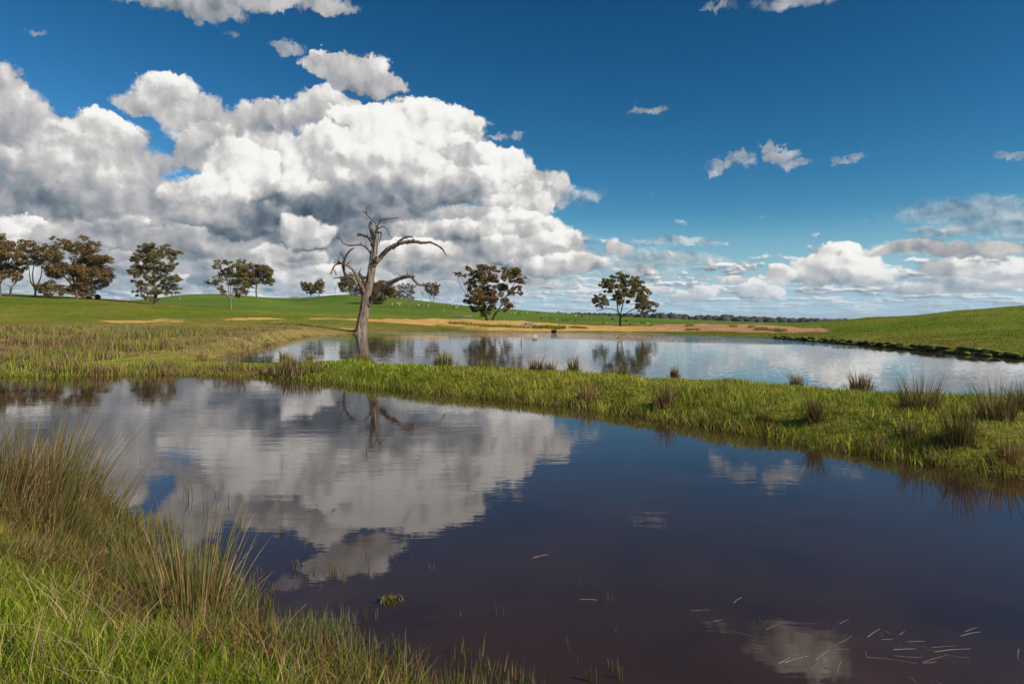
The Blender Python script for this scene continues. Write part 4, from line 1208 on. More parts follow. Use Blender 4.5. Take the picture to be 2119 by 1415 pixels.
# ---------------------------------------------------------------- far woodland and blue hills
def far_wood():
    Vs, Q, C, off = [], [], [], 0
    bm = bmesh.new(); bmesh.ops.create_icosphere(bm, subdivisions=2, radius=1)
    bv = np.array([v.co[:] for v in bm.verts]); bf = np.array([[v.index for v in f.verts] for f in bm.faces]); bm.free()
    for i in range(900):
        x = random.uniform(900, 1765)
        Y = random.uniform(900, 1500)
        if x > 1600: Y = random.uniform(1300, 1900)
        X = (x - CX) / FPX * Y
        top = np.interp(x, [900, 1090, 1200, 1300, 1400, 1500, 1600, 1700, 1765], [655, 650, 649.5, 650, 651.5, 655, 658.5, 661, 664]) + random.uniform(-1.6, 4)
        zt = EYE + (HY - top) / FPX * Y
        r = random.uniform(3.5, 8)
        p = bv * (1 + 0.35 * (vnoise(bv[:, 0] * 2.3 + i * 3.1, bv[:, 1] * 2.3 + bv[:, 2] * 1.7, i)[:, None] - .5) * 2)
        p = p * np.array([r * random.uniform(.8, 1.5), r, r * random.uniform(.8, 1.3)]) + np.array([X, Y, zt - r])
        Vs.append(p); Q.append(bf + off); off += len(bv)
        C.append(np.tile(np.array(random.choice([(.05, .052, .035), (.062, .055, .038), (.075, .06, .045), (.045, .05, .03)])) * random.uniform(.8, 1.2), (len(bv), 1)))
    o = link('woodland', np_mesh('woodland', np.vstack(Vs), [np.vstack(Q)], M_GROUND, np.vstack(C)))
    tag(o, 'dark far woodland along the horizon right of centre', 'woodland', kind='stuff')
    # ground the wood stands on drops away behind the rise; blue ranges far beyond
    xs = np.linspace(1380, 1830, 160)
    Yh = 14000
    row = np.interp(xs, [1380, 1450, 1550, 1600, 1640, 1680, 1720, 1745, 1770, 1830], [660, 657.5, 657, 657.8, 659, 657.2, 659, 657.6, 659, 660]) + (fbm(xs * .05, xs * 0, 4, 3) - .5) * 1.2
    V = []
    for x, r_ in zip(xs, row):
        for t, dr in ((0, 8), (.5, 4), (1, 0), (1.6, 6)):
            Y = Yh * (1 + .06 * t)
            V.append(((x - CX) / FPX * Y, Y, EYE + (HY - r_ - dr) / FPX * Y))
    k = (np.arange(len(xs) - 1)[:, None] * 4 + np.arange(3)[None]).reshape(-1)
    hm, nt, out = new_mat('distant_range')
    bs = nt.node('ShaderNodeBsdfPrincipled')
    n_ = nt.noise(nt.node('ShaderNodeNewGeometry').outputs['Position'], 0.004, 4, .6, dims='3D')
    nt.l.new(nt.crv(n_, [(.3, (.05, .06, .035)), (.7, (.09, .095, .05))]), bs.inputs['Base Color'])
    bs.inputs['Roughness'].default_value = 1.0
    nt.l.new(bs.outputs[0], out.inputs[0])
    tag(link('hills', np_mesh('hills', V, [np.stack([k, k + 4, k + 5, k + 1], 1)], hm, smooth=True)), kind='structure')


far_wood()

# ================================================================ grass and rushes
GREEN = [(0.18, 0.27, 0.014), (0.25, 0.31, 0.02), (0.09, 0.16, 0.01), (0.33, 0.35, 0.03), (0.36, 0.32, 0.06)]
LUSHG = [(0.14, 0.205, 0.012), (0.22, 0.28, 0.018), (0.05, 0.10, 0.008), (0.32, 0.34, 0.035), (0.38, 0.32, 0.08), (0.10, 0.15, 0.01)]
RANK = [(0.11, 0.13, 0.02), (0.17, 0.15, 0.03), (0.20, 0.12, 0.035), (0.07, 0.09, 0.014), (0.30, 0.21, 0.085)]
TAN = [(0.30, 0.19, 0.09), (0.21, 0.12, 0.05), (0.15, 0.08, 0.03), (0.42, 0.30, 0.16), (0.10, 0.055, 0.022)]
RUSHG = [(0.065, 0.105, 0.016), (0.10, 0.14, 0.024), (0.04, 0.065, 0.012), (0.15, 0.155, 0.03), (0.15, 0.10, 0.03)]


def sow(name, label, X, Y, h, w, col, lean=(0.1, 0.5), nseg=2, mat=None, tip=None, z=None, cat='grass'):
    Z = height(X, Y) if z is None else z
    n = len(X)
    P = np.stack([X, Y, Z - 0.01], 1)
    V, F, C = blades(P, h, w, rng.uniform(0, 2 * np.pi, n), rng.uniform(*lean, n), col, nseg, tip)
    o = link(name, np_mesh(name, V, F, mat or M_GRASS, C))
    return tag(o, label, cat, kind='stuff')


def in_view(X, Y, k=0.86):
    return (Y > 1.0) & (np.abs(X) < k * Y + 1.0)


# ---- grass spit between the ponds
N = 420000
X = rng.uniform(-26, 14, N); Y = rng.uniform(5, 27, N)
d1 = sdist(NEAR, X, Y); d2 = sdist(FAR, X, Y)
k = in_view(X, Y, .8) & (d1 > -0.28) & (d2 > -0.2) & (Y > 5.5) & ~((Y < 12) & (X < 2)) & ~((d2 > 2.0) & (Y > 17) & (rng.uniform(0, 1, N) < .45))
k &= rng.uniform(0, 1, N) < np.clip(16.0 / Y, 0.35, 1)
X, Y, d1, d2 = X[k], Y[k], d1[k], d2[k]
n = len(X)
cl = fbm(X * 0.8, Y * 0.8, 3, 5); c2 = fbm(X * 0.3, Y * 0.5, 3, 15)
h = (0.04 + 0.17 * np.clip(cl * 1.6 - .45, 0, 1) ** 1.5 + 0.07 * (fbm(X * 3, Y * 3, 2, 8))) * rng.uniform(0.6, 1.25, n)
shore = 1 - sstep(0.0, 0.5, d1)
h = h * (1 - 0.45 * sstep(-4, -9, X)) * .85 + shore * rng.uniform(0.03, 0.2, n)
col = pick(GREEN, n) * 1.15
col = lerp(col, pick(LUSHG, n) * 1.1, (fbm(X * 0.5, Y * 0.5, 3, 33) > 0.55) * 0.7)
yel = sstep(0.48, 0.66, c2)
col = lerp(col, np.array((0.38, 0.35, 0.06)), yel * 0.65)
rk = rng.uniform(0, 1, n) < (0.05 + 0.5 * shore)
col[rk] = pick(RANK, rk.sum())
dryb = rng.uniform(0, 1, n) < 0.03
col[dryb] = pick(TAN, dryb.sum())
sow('spit_grass', 'rough green grass covering the spit between the two ponds', X, Y, h, rng.uniform(0.008, 0.017, n) * (0.6 + Y / 22), col, (0.15, 0.75), 2, tip=np.clip(col * 1.12, 0, .8))

# ---- dry meadow on the left
N = 130000
Y = np.exp(rng.uniform(math.log(19.5), math.log(85), N)); X = -rng.uniform(0.12, 0.82, N) * Y
d1 = sdist(NEAR, X, Y); d2 = sdist(FAR, X, Y)
k = (d1 > 0.2) & (d2 > 0.2)
dens = fbm(X * 0.22, Y * 0.12, 4, 61)
k &= rng.uniform(0, 1, N) < sstep(0.36, 0.56, dens + 0.12 * (1 - sstep(50, 78, Y))) * (1 - 0.9 * sstep(62, 80, Y)) * (0.3 + 0.7 * sstep(0, 4, d2)) + 0.06
k &= ~((Y > 46) & (X > -0.30 * Y)) & ~((X > -14.5) & (Y < 33) & (d1 > 1))
X, Y = X[k], Y[k]; n = len(X)
h = (0.10 + 0.50 * sstep(0.42, 0.72, fbm(X * 0.6, Y * 0.4, 3, 62))) * rng.uniform(0.5, 1.2, n) * (1 - 0.7 * sstep(28, 70, Y))
mixb = rng.uniform(0, 1, n) < 0.50
mixb = rng.uniform(0, 1, n) < 0.35 + 0.6 * sstep(.38, .58, fbm(X * .35, Y * .2, 3, 66))
col = pick(GREEN, n); col[mixb] = pick(TAN, mixb.sum())
rr_ = rng.uniform(0, 1, n) < 0.25
col[rr_] = pick([(0.30, 0.21, 0.14), (0.24, 0.16, 0.11), (0.36, 0.26, 0.18)], rr_.sum())
sow('meadow_grass', 'dry brown rushy grass in the meadow left of the ponds', X, Y, h, rng.uniform(0.012, 0.024, n) * (0.5 + Y / 35), col, (0.05, 0.45), 2)

# ---- short pasture on the slopes
N = 210000
Y = np.exp(rng.uniform(math.log(26), math.log(175), N)); X = rng.uniform(-0.85, 0.85, N) * Y
d2 = sdist(FAR, X, Y)
k = (d2 > 0.25) & (sdist(NEAR, X, Y) > 0.3)
bm_ = np.zeros(N)
for cc, rr in BARE: bm_ = np.maximum(bm_, patch(X, Y, cc, rr))
k &= (rng.uniform(0, 1, N) > bm_ * 1.1)
bu = X / Y * FPX + CX
onbank = (bu > 640) & (bu < 1700) & (Y > np.interp(bu, [640, 900, 960, 1290, 1450, 1580, 1760], [91, 86, 76, 72, 73, 65, 59])) & (Y < 103)
k &= ~onbank
X, Y = X[k], Y[k]; n = len(X)
col = ground_colour(X, Y, Y * 0) * rng.uniform(.75, 1.5, (n, 1))
dry = rng.uniform(0, 1, n) < 0.05
col[dry] = pick(TAN, dry.sum())
sow('pasture_grass', 'short green pasture on the slopes round the ponds', X, Y, rng.uniform(0.03, 0.10, n) * (0.5 + 1.2 * fbm(X * .4, Y * .4, 2, 3)), rng.uniform(0.03, 0.06, n) * (0.4 + Y / 70), col, (0.1, 0.7), 1)

# ---- near bank where the photographer stands
N = 230000
X = rng.uniform(-7.5, 1.6, N); Y = rng.uniform(1.2, 8.6, N)
d1 = sdist(NEAR, X, Y)
k = in_view(X, Y, .8) & (d1 > -0.12) & (rng.uniform(0, 1, N) < np.clip(4.2 / Y, .3, 1))
X, Y, d1 = X[k], Y[k], d1[k]; n = len(X)
lush = sstep(0.15, 0.55, d1 + (fbm(X * 1.3, Y * 1.3, 3, 6) - .5) * 1.0) * (1 - sstep(3.7, 4.6, Y + 0.25 * X + .6))
h = (0.09 + 0.15 * fbm(X * 1.6, Y * 1.6, 3, 12)) * rng.uniform(0.6, 1.3, n) * (0.8 + 0.35 * (1 - lush))
col = pick(RANK, n)
lm = rng.uniform(0, 1, n) < lush
col[lm] = pick(LUSHG, lm.sum())
bn_ = (~lm) & (rng.uniform(0, 1, n) < .30 + .3 * fbm(X * 1.1, Y * 1.1, 3, 91))
col[bn_] = pick(TAN, bn_.sum())
gm_ = (~lm) & ~bn_ & (rng.uniform(0, 1, n) < .35)
col[gm_] = pick(GREEN, gm_.sum())
dr = rng.uniform(0, 1, n) < 0.07
col[dr] = pick(TAN, dr.sum())
sow('bank_grass', 'bright green grass on the near bank in the bottom left corner', X, Y, h, rng.uniform(0.003, 0.0065, n), col, (0.15, 0.95), 3, tip=np.clip(col * 1.15, 0, .8))

# ---- dead straw lying through it
N = 5200
X = rng.uniform(-6.5, 0.4, N); Y = rng.uniform(2.2, 7.5, N)
k = in_view(X, Y, .8) & (sdist(NEAR, X, Y) > 0.0) & (fbm(X * .9, Y * .9, 3, 95) > .44)
X, Y = X[k], Y[k]; n = len(X)
sow('dead_straw', 'bent dead straw lying through the grass of the near bank', X, Y, rng.uniform(.12, .34, n), rng.uniform(.002, .0045, n), pick([(.42, .31, .17), (.30, .20, .10), (.5, .4, .25)], n), (.6, 1.5), 4)

# ---- fringe of short rushes along the near waterline
N = 26000
X = rng.uniform(-3.4, 0.55, N); Y = rng.uniform(2.3, 6.0, N)
d1 = sdist(NEAR, X, Y) + (fbm(X * 2.2, Y * 2.2, 3, 14) - .5) * .7
k = (d1 > -0.42) & (d1 < 0.22) & (rng.uniform(0, 1, N) < .75)
X, Y, d1 = X[k], Y[k], d1[k]; n = len(X)
h = (0.13 + 0.16 * fbm(X * 2.5, Y * 2.5, 3, 18)) * rng.uniform(0.5, 1.25, n) * (1 - .35 * sstep(-.1, -.42, d1))
col = pick([(0.10, 0.16, 0.025), (0.075, 0.12, 0.02), (0.16, 0.17, 0.04), (0.22, 0.16, 0.06), (0.30, 0.20, 0.10), (0.12, 0.13, 0.03)], n)
sow('rush_fringe', 'short upright rushes fringing the near waterline', X, Y, h + 0.03, rng.uniform(0.0035, 0.006, n), col, (0.02, 0.30), 3, M_RUSH, z=np.maximum(height(X, Y), -0.05), cat='rushes')


# ---- rush tussocks, one by one
def tussock(label, x, y, r, hgt, n, dry=0.5, spread=0.55, wid=0.004, tone=1.0, nseg=4, lean=(0, 0), z=None, group=None):
    zz = float(height(x, y)) if z is None else z
    root = link('rush_tussock', None, loc=(x, y, max(zz, -0.03)))
    root.empty_display_size = 0.2
    tag(root, label, 'tussock', group)
    for nm, frac, pal in (('green_stems', 1 - dry, RUSHG), ('dry_stems', dry, TAN)):
        m = max(12, int(n * frac))
        rad = r * np.sqrt(rng.uniform(0, 1, m)); a = rng.uniform(0, 2 * np.pi, m)
        skirt = rng.uniform(0, 1, m) < .38          # low thatch spreading into the grass round it
        rad = np.where(skirt, rad * 1.9, rad)
        P = np.stack([rad * np.cos(a), rad * np.sin(a), np.full(m, -0.03)], 1)
        hh = hgt * (0.32 + 0.8 * rng.uniform(0, 1, m) ** 1.6) * (1 - 0.2 * np.minimum(rad / r, 1)) * np.where(skirt, .42, 1.0)
        if nm == 'dry_stems': hh *= rng.uniform(0.6, 1.0, m)
        ln = spread * np.minimum(rad / r, 1.2) * rng.uniform(0.1, 1.1, m) + rng.uniform(0, 0.14, m) + (rng.uniform(0, 1, m) < .05) * rng.uniform(.2, .7, m)
        vx = np.cos(a) * ln + lean[0]; vy = np.sin(a) * ln + lean[1]
        az_ = np.arctan2(vy, vx) + rng.normal(0, .25, m); ln = np.hypot(vx, vy)
        col = pick(pal, m, jit=.2) * tone
        V, F, C = blades(P, hh, wid * rng.uniform(.7, 1.3, m), az_, ln, col, nseg, tipc=lerp(col, np.array((.26, .17, .075)) * tone, np.full(m, .45)), curl=1.5)
        tag(link(nm, np_mesh(nm, V, F, M_RUSH, C), root), kind='stuff')
    return root


G_NEAR = 'rush tussocks on the near bank'
tussock('tall rush tussock on the near bank leaning right over the water', -3.9, 5.8, 0.32, 1.02, 1250, 0.45, 0.40, .0058, lean=(.16, .05), group=G_NEAR)
tussock('tall brown rush tussock at the left edge, behind the others', -4.55, 6.35, 0.45, 0.95, 1350, 0.75, 0.45, .006, group=G_NEAR)
tussock('dense brown rush tussock in front at the left edge', -4.1, 5.3, 0.40, 0.78, 1350, 0.8, 0.45, .0058, lean=(.05, 0), group=G_NEAR)
tussock('reddish rush tussock hugging the left edge of the picture', -4.7, 5.55, 0.42, 0.85, 1250, 0.85, 0.4, .006, group=G_NEAR)
tussock('green rush tussock right of the tall brown ones', -3.45, 5.15, 0.26, 0.62, 1100, 0.30, 0.5, .004, lean=(.15, .05), group=G_NEAR)
tussock('straw and green rush tussock alone nearest the water', -1.88, 4.0, 0.20, 0.84, 1000, 0.42, 0.42, .0048, 1.35, group=G_NEAR)
tussock('smaller dark green rush tussock between the straw one and the brown ones', -2.5, 4.65, 0.2, 0.28, 500, 0.2, 0.5, .004, group=G_NEAR)
tussock('low rank tussock below the dense brown one', -2.95, 4.45, 0.35, 0.26, 900, 0.5, 0.6, .004, group=G_NEAR)
tussock('low rank tussock at the left edge under the reddish one', -3.2, 4.3, 0.3, 0.30, 1000, 0.55, 0.6, .004, group=G_NEAR)
tussock('short fringe tussock with bleached stems at bottom centre', -0.22, 3.15, 0.16, 0.30, 420, 0.6, 0.45, .0036, group=G_NEAR)

G_SPIT = 'rush tussocks on the grassy spit'
# photograph column, base row, height px, half-width px, dryness, tone, label
SPIT = [
    (114, 770, 38, 16, .75, .8, 'brown tussock near the left end of the spit shore'),
    (205, 776, 34, 24, .85, .9, 'wide straw tussock second from the left on the spit shore'),
    (240, 772, 24, 14, .85, 1.0, 'pale small tussock just right of the wide straw one'),
    (346, 775, 26, 12, .8, .9, 'small straw tussock alone on the left part of the spit'),
    (420, 748, 30, 12, .8, .9, 'straw tussock in front of the far pond\'s left tip'),
    (589, 744, 24, 12, .5, .9, 'small rush tussock left of the dead tree\'s reflection'),
    (640, 742, 14, 10, .5, .9, 'tiny rush tuft just left of the dead tree\'s reflection'),
    (750, 745, 18, 14, .3, 1.0, 'green tuft below the dead tree\'s reflection'),
    (917, 752, 28, 24, .15, 1.3, 'green grassy tussock right of the dead tree\'s reflection'),
    (1005, 758, 18, 18, .2, 1.2, 'low green tussock below the bushy gum\'s reflection'),
    (1110, 766, 36, 20, .65, .8, 'brown feathery tussock below the white float'),
    (1140, 768, 30, 14, .7, .8, 'brown tussock right beside the feathery one'),
    (1186, 768, 38, 13, .35, .75, 'dark upright tussock standing against the far pond'),
    (1215, 830, 44, 26, .8, .9, 'straw tussock on the near shore at the middle of the spit'),
    (1283, 776, 22, 26, .15, 1.2, 'mounded green tussock below the round gum\'s reflection'),
    (1377, 838, 62, 22, .75, .75, 'brown columnar tussock in the middle of the spit'),
    (1395, 778, 26, 10, .5, .8, 'thin feathery tuft on the far side of the spit'),
    (1586, 868, 26, 20, .8, .8, 'small brown tussock on the near shore left of the dark one'),
    (1648, 796, 32, 16, .6, .75, 'thin brown tussock against the far pond right of centre'),
    (1686, 872, 72, 16, .45, .6, 'dark narrow tussock beside the near shore'),
    (1780, 802, 44, 26, .65, .7, 'brown tussock on the spit skyline with stray stems'),
    (1905, 850, 82, 46, .5, .7, 'large wide brown tussock on the spit skyline'),
    (1880, 902, 48, 18, .85, .85, 'small pinkish brown tussock below the large wide one'),
    (1985, 915, 92, 34, .35, .55, 'dark heavy tussock near the right end of the spit'),
    (2062, 868, 90, 44, .5, .7, 'large brown tussock on the skyline at the right edge'),
    (2120, 850, 74, 36, .5, .75, 'tussock cut by the right edge of the picture'),
    (2090, 952, 56, 28, .9, 1.0, 'pale pinkish dry tussock at the right edge'),
    (1822, 940, 42, 26, .55, .95, 'tan reed clump standing in the near pond margin'),
    (1945, 962, 40, 22, .8, 1.0, 'bleached reed clump in the margin near the right edge'),
    (1480, 812, 22, 22, .2, 1.2, 'low green tussock on the spit left of centre right'),
]
for (px, py, hp, wp, dr_, tn, lab) in SPIT:
    g = hit(px, py)
    m_ = g.y / FPX
    tussock(lab, g.x, g.y, wp * m_ * 0.7, hp * m_ * 1.25, int(200 + wp * 13), min(.9, dr_ + .15), 0.42, max(0.006, 0.0007 * g.y), min(1.4, tn * 1.55), 3, group=G_SPIT)

# ================================================================ small things
def rigid(name, V, faces, mat, col, label, cat, loc=(0, 0, 0), group=None):
    o = link(name, np_mesh(name, V, faces, mat, np.ones((len(V), 3)) * np.asarray(col)), loc=loc)
    return tag(o, label, cat, group)


def plain_mat(name, c, rough=0.6, var=0.25, scale=4.0):
    m, nt, out = new_mat(name)
    bs = nt.node('ShaderNodeBsdfPrincipled')
    at = nt.node('ShaderNodeAttribute', attribute_name='Col')
    n_ = nt.noise(nt.node('ShaderNodeNewGeometry').outputs['Position'], scale, 4.0, 0.6, dims='3D')
    k = nt.crv(n_, [(0.3, tuple(x * (1 - var) for x in c)), (0.7, tuple(min(1, x * (1 + var)) for x in c))])
    nt.l.new(nt.mixc(1.0, k, at.outputs['Color'], 'MULTIPLY'), bs.inputs['Base Color'])
    bs.inputs['Roughness'].default_value = rough
    nt.l.new(bs.outputs[0], out.inputs[0])
    return m


M_REED = plain_mat('bleached_reed', (0.34, 0.28, 0.20), 0.7, 0.3, 30)
M_STONE = plain_mat('pale_stone', (0.40, 0.32, 0.21), 0.9, 0.25, 6)
M_WHITE = plain_mat('chalky_white_plastic', (0.80, 0.78, 0.73), 0.45, 0.06, 5)
M_FLEECE = plain_mat('fleece', (0.42, 0.39, 0.31), 0.95, 0.15, 9)
M_DARKFL = plain_mat('dark_hide', (0.035, 0.03, 0.026), 0.9, 0.2, 9)


def on_water(px, py):
    Y = EYE * FPX / (py - HY)
    return np.array([(px - CX) / FPX * Y, Y, 0.0])


# broken reeds floating near the front (ends measured on an enlargement of the lower right)
STICKS = [(565, 900, 610, 868), (335, 940, 435, 935), (612, 950, 750, 1030), (695, 965, 725, 1025), (735, 1042, 818, 1007), (735, 990, 800, 1000), (457, 997, 510, 987), (475, 1015, 522, 1055), (515, 1035, 665, 1075),
          (1130, 1010, 1180, 980), (1125, 1112, 1195, 1072), (1105, 1148, 1185, 1143), (805, 1222, 868, 1187), (840, 1218, 970, 1180), (918, 1122, 972, 1258), (972, 1260, 1080, 1120), (1025, 1160, 1038, 1268), (1000, 1210, 1080, 1148), (1038, 1240, 1115, 1258), (1120, 1265, 1145, 1205), (1040, 1225, 1065, 1190),
          (1280, 1080, 1348, 1035), (1340, 1045, 1355, 1085), (1365, 1045, 1500, 1110), (1430, 1085, 1468, 1140), (1355, 1092, 1420, 1090), (1500, 1103, 1588, 1102), (1310, 1110, 1430, 1140), (1420, 1148, 1540, 1143), (1500, 1112, 1640, 1155), (1620, 1137, 1755, 1127), (1640, 1160, 1835, 1143), (1420, 1180, 1570, 1188), (1555, 1160, 1575, 1188), (1268, 1158, 1278, 1188), (1275, 1188, 1550, 1222), (1575, 1215, 1710, 1175), (1575, 1218, 1645, 1212), (1710, 1175, 1825, 1190), (1800, 1052, 1868, 1028), (1778, 1075, 1885, 1052), (1450, 1070, 1480, 1047), (1500, 1290, 1545, 1332), (1615, 1310, 1680, 1332), (1990, 1270, 2085, 1325), (2090, 1145, 2086, 1200), (2085, 1203, 2119, 1222)]
for i, (x0, y0, x1, y1) in enumerate(STICKS):
    a = on_water(1300 + x0 / 2.587, 900 + y0 / 2.587); b = on_water(1300 + x1 / 2.587, 900 + y1 / 2.587)
    mid = (a + b) / 2
    bend = np.array([random.uniform(-1, 1), random.uniform(-1, 1), 0]) * np.linalg.norm(b - a) * 0.07
    rows = np.array([(*(a - mid), .0019), (*bend, .0017), (*(b - mid), .0009)])
    V, q, t = tube(spline(rows, 3), 5)
    if x0 < 1000 and y0 < 1100: lab, grp = 'loose pale reed stem floating left of the tangles', 'reed stems floating left of the tangles'
    elif x0 < 1250: lab, grp = 'pale reed stem in the small steep tangle at bottom right', 'reed stems in the small tangle'
    else: lab, grp = 'pale reed stem in the wide flat tangle at lower right', 'reed stems in the wide tangle'
    rigid('floating_reed', V, [q, t], M_REED, random.uniform(.3, .75), lab, 'reed stem', (mid[0], mid[1], 0.0004), grp)
for (px0, py0, px1, py1, lab) in ((1102, 1154, 1134, 1147, 'single pale reed stem floating in the open middle water'), (1201, 1240, 1236, 1241, 'faint flat reed stem floating below the middle one')):
    a = on_water(px0, py0); b = on_water(px1, py1); mid = (a + b) / 2
    V, q, t = tube(np.array([(*(a - mid), .002), (0, 0.004, 0, .002), (*(b - mid), .001)]), 5)
    rigid('floating_reed', V, [q, t], M_REED, .8, lab, 'reed stem', (mid[0], mid[1], 0.002))

# short stems standing out of the near pond
E6 = [(42, 535, 60), (150, 560, 40), (208, 555, 24), (280, 575, 95), (320, 610, 115), (478, 440, 90), (500, 520, 110), (660, 485, 45), (885, 550, 62), (710, 460, 30), (760, 480, 42), (1068, 830, 40), (1318, 830, 80), (1805, 655, 50), (1822, 620, 30), (1980, 765, 50), (2005, 740, 80), (1745, 1040, 90), (1800, 1120, 60), (2040, 930, 50), (2030, 1165, 90), (530, 850, 70), (485, 860, 95), (410, 880, 130), (210, 890, 105), (135, 850, 65), (1880, 1250, 130), (1920, 1250, 120), (2090, 1230, 110)]
E5 = [(760, 305, 40), (690, 310, 40), (1190, 625, 60), (1390, 670, 60), (1275, 895, 60), (1230, 895, 50), (1325, 965, 70), (1460, 850, 50), (1640, 870, 60), (1545, 865, 30), (1375, 940, 30), (1100, 440, 30), (1060, 480, 30), (620, 500, 30), (1120, 520, 50), (905, 480, 90), (940, 500, 100), (1015, 520, 130)]
emer = [(600 + x / 3.027, 1000 + y / 3.027, h_ / 3.027) for x, y, h_ in E6] + [(x / 2.379, 820 + y / 2.379, h_ / 2.379) for x, y, h_ in E5]
for px, py, hp in emer:
    b = on_water(px, py)
    m_ = b[1] / FPX
    ns = 1 if hp < 20 else random.randint(1, 4)
    ps = []
    for _ in range(ns):
        H = hp * m_ * random.uniform(.6, 1.05)
        dx, dy = random.uniform(-.25, .25) * H, random.uniform(-.25, .25) * H
        ox, oy = (random.uniform(-.025, .025), random.uniform(-.025, .025)) if ns > 1 else (0, 0)
        ps.append(tube(np.array([(ox, oy, -.05, .0024), (ox + dx * .4, oy + dy * .4, H * .55, .0022), (ox + dx, oy + dy, H, .0009)]), 4))
    V, F = join(ps)
    lab = ('short reed stems poking out of the water right of bottom centre' if px > 1150 else 'short reed stems poking out of the open water left of centre' if py > 1110 else 'reed stems standing in the reflected clouds beside the tussocks')
    grp = ('emergent reeds right of centre' if px > 1150 else 'emergent reeds left of centre' if py > 1110 else 'emergent reeds among the cloud reflections')
    rigid('emergent_reed', V, F, M_RUSH, random.choice([(.12, .10, .04), (.18, .12, .06), (.08, .09, .03)]), lab, 'reed', tuple(b), grp)

# long bleached stalks leaning out of the near bank
for (x0, y0, x1, y1, lab) in ((560, 1345, 634, 1249, 'tallest bleached stalk leaning right from the near bank'), (500, 1400, 560, 1310, 'bleached stalk leaning right in the grass below the tallest one'), (570, 1405, 612, 1330, 'short bleached stalk right at the bottom edge of the grass')):
    Yb = EYE * .93 * FPX / (y0 - HY)
    a = np.array(at_depth(x0, y0, Yb)); b = np.array(at_depth(x1, y1, Yb + .05))
    L = b - a
    rows = np.array([(0, 0, -.12, .0022), (*(L * .5 + np.array([-.006, 0, .008])), .0018), (*L, .0008)])
    V, q, t = tube(spline(rows, 4), 5)
    rigid('dry_stalk', V, [q, t], M_REED, .9, lab, 'stalk', tuple(a))

# floating scrap of weed
b = on_water(805, 1243)
n = 160
P = np.stack([rng.normal(0, .035, n), rng.normal(0, .03, n), np.full(n, -.004)], 1)
V, F, C = blades(P, rng.uniform(.015, .05, n), rng.uniform(.004, .01, n), rng.uniform(0, 6.28, n), rng.uniform(.3, 1.2, n), pick(RANK, n), 2)
o = link('weed_clump', np_mesh('weed_clump', V, F, M_RUSH, C), loc=tuple(b))
tag(o, 'small clump of brown weed floating off the near bank', 'weed')

# white float moored in the far pond
p = on_water(1107, 702.5)
fl = link('float', None, loc=tuple(p)); tag(fl, 'white plastic pump float out on the far pond', 'float')
s_ = p[1] / FPX
prof = [(-5.0, -1.5), (-5.4, .4), (-4.9, 1.4), (-3.3, 5.5), (-2.2, 9.6), (2.2, 10.0), (4.6, 7.6), (4.9, 2.0), (4.4, .3), (4.0, -1.5)]
V = np.array([(x * s_, y * s_, z * s_) for y in (-4.2, 4.2) for x, z in prof]); m_ = len(prof)
F4 = np.array([(i, (i + 1) % m_, m_ + (i + 1) % m_, m_ + i) for i in range(m_)])
bm = bmesh.new()
vs = [bm.verts.new(v) for v in V]
for f in F4: bm.faces.new([vs[j] for j in f])
bm.faces.new(vs[:m_][::-1]); bm.faces.new(vs[m_:])
bmesh.ops.recalc_face_normals(bm, faces=bm.faces)
bmesh.ops.bevel(bm, geom=bm.edges[:], offset=.02, segments=2, affect='EDGES')
me = bpy.data.meshes.new('hull'); bm.to_mesh(me); bm.free(); me.materials.append(M_WHITE)
ca = me.color_attributes.new('Col', 'FLOAT_COLOR', 'POINT')
zc = np.array([v.co.z for v in me.vertices]) / s_
cc = np.ones((len(zc), 4)); cc[:, :3] = np.where((zc < 1.6)[:, None], np.array((.55, .42, .25)), 1.0)
ca.data.foreach_set('color', cc.ravel().astype(np.float32))
link('hull', me, fl)
V, q, t = tube(np.array([(-5.2, -4.3, .9, .35), (0, -4.5, .9, .35), (4.7, -4.3, .9, .35)]) * np.array([1, 1, 1, 1])[:4], 6)
link('rope', np_mesh('rope', V * s_, [q, t], plain_mat('stained_rope', (.30, .2, .1)), np.ones((len(V), 3))), fl)

p = on_water(1078.5, 711)
V, q, t = tube(np.array([(0, 0, -.6, .03), (.003, 0, 0, .03), (0, 0, .16, .028), (.004, 0, .27, .024)]), 7)
rigid('stake', V, [q, t], M_BARK, (.45, .4, .38), 'dark stake standing in the far pond left of the float', 'stake', tuple(p))

# ---- sheep and darker stock on the far slopes
def beast():
    me = bpy.data.meshes.new('beast')
    J = [((-.42, 0, .62), .25), ((-.1, 0, .62), .29), ((.25, 0, .63), .26), ((.46, 0, .70), .17), ((.62, 0, .82), .11), ((.80, 0, .76), .07)]
    V = [j[0] for j in J]; R = [j[1] for j in J]; E = [(i, i + 1) for i in range(5)]
    for bx_, by_, root in ((-.38, .13, 0), (-.38, -.13, 0), (.28, .13, 2), (.28, -.13, 2)):
        V += [(bx_, by_, .38), (bx_ + .02, by_, .18), (bx_, by_, 0.0)]; R += [.10, .05, .045]
        k = len(V) - 3
        E += [(root, k), (k, k + 1), (k + 1, k + 2)]
    V += [(.58, .12, .84), (.58, -.12, .84)]; R += [.04, .04]; E += [(4, len(V) - 2), (4, len(V) - 1)]
    me.from_pydata(V, E, [])
    o = bpy.data.objects.new('tmp', me); COL.objects.link(o)
    o.modifiers.new('s', 'SKIN'); o.modifiers.new('u', 'SUBSURF').levels = 1
    for i, d in enumerate(me.skin_vertices[0].data):
        d.radius = (R[i], R[i]); d.use_root = (i == 1)
    bpy.context.view_layer.update()
    ev = o.evaluated_get(bpy.context.evaluated_depsgraph_get())
    r = bpy.data.meshes.new_from_object(ev)
    bpy.data.objects.remove(o)
    return r


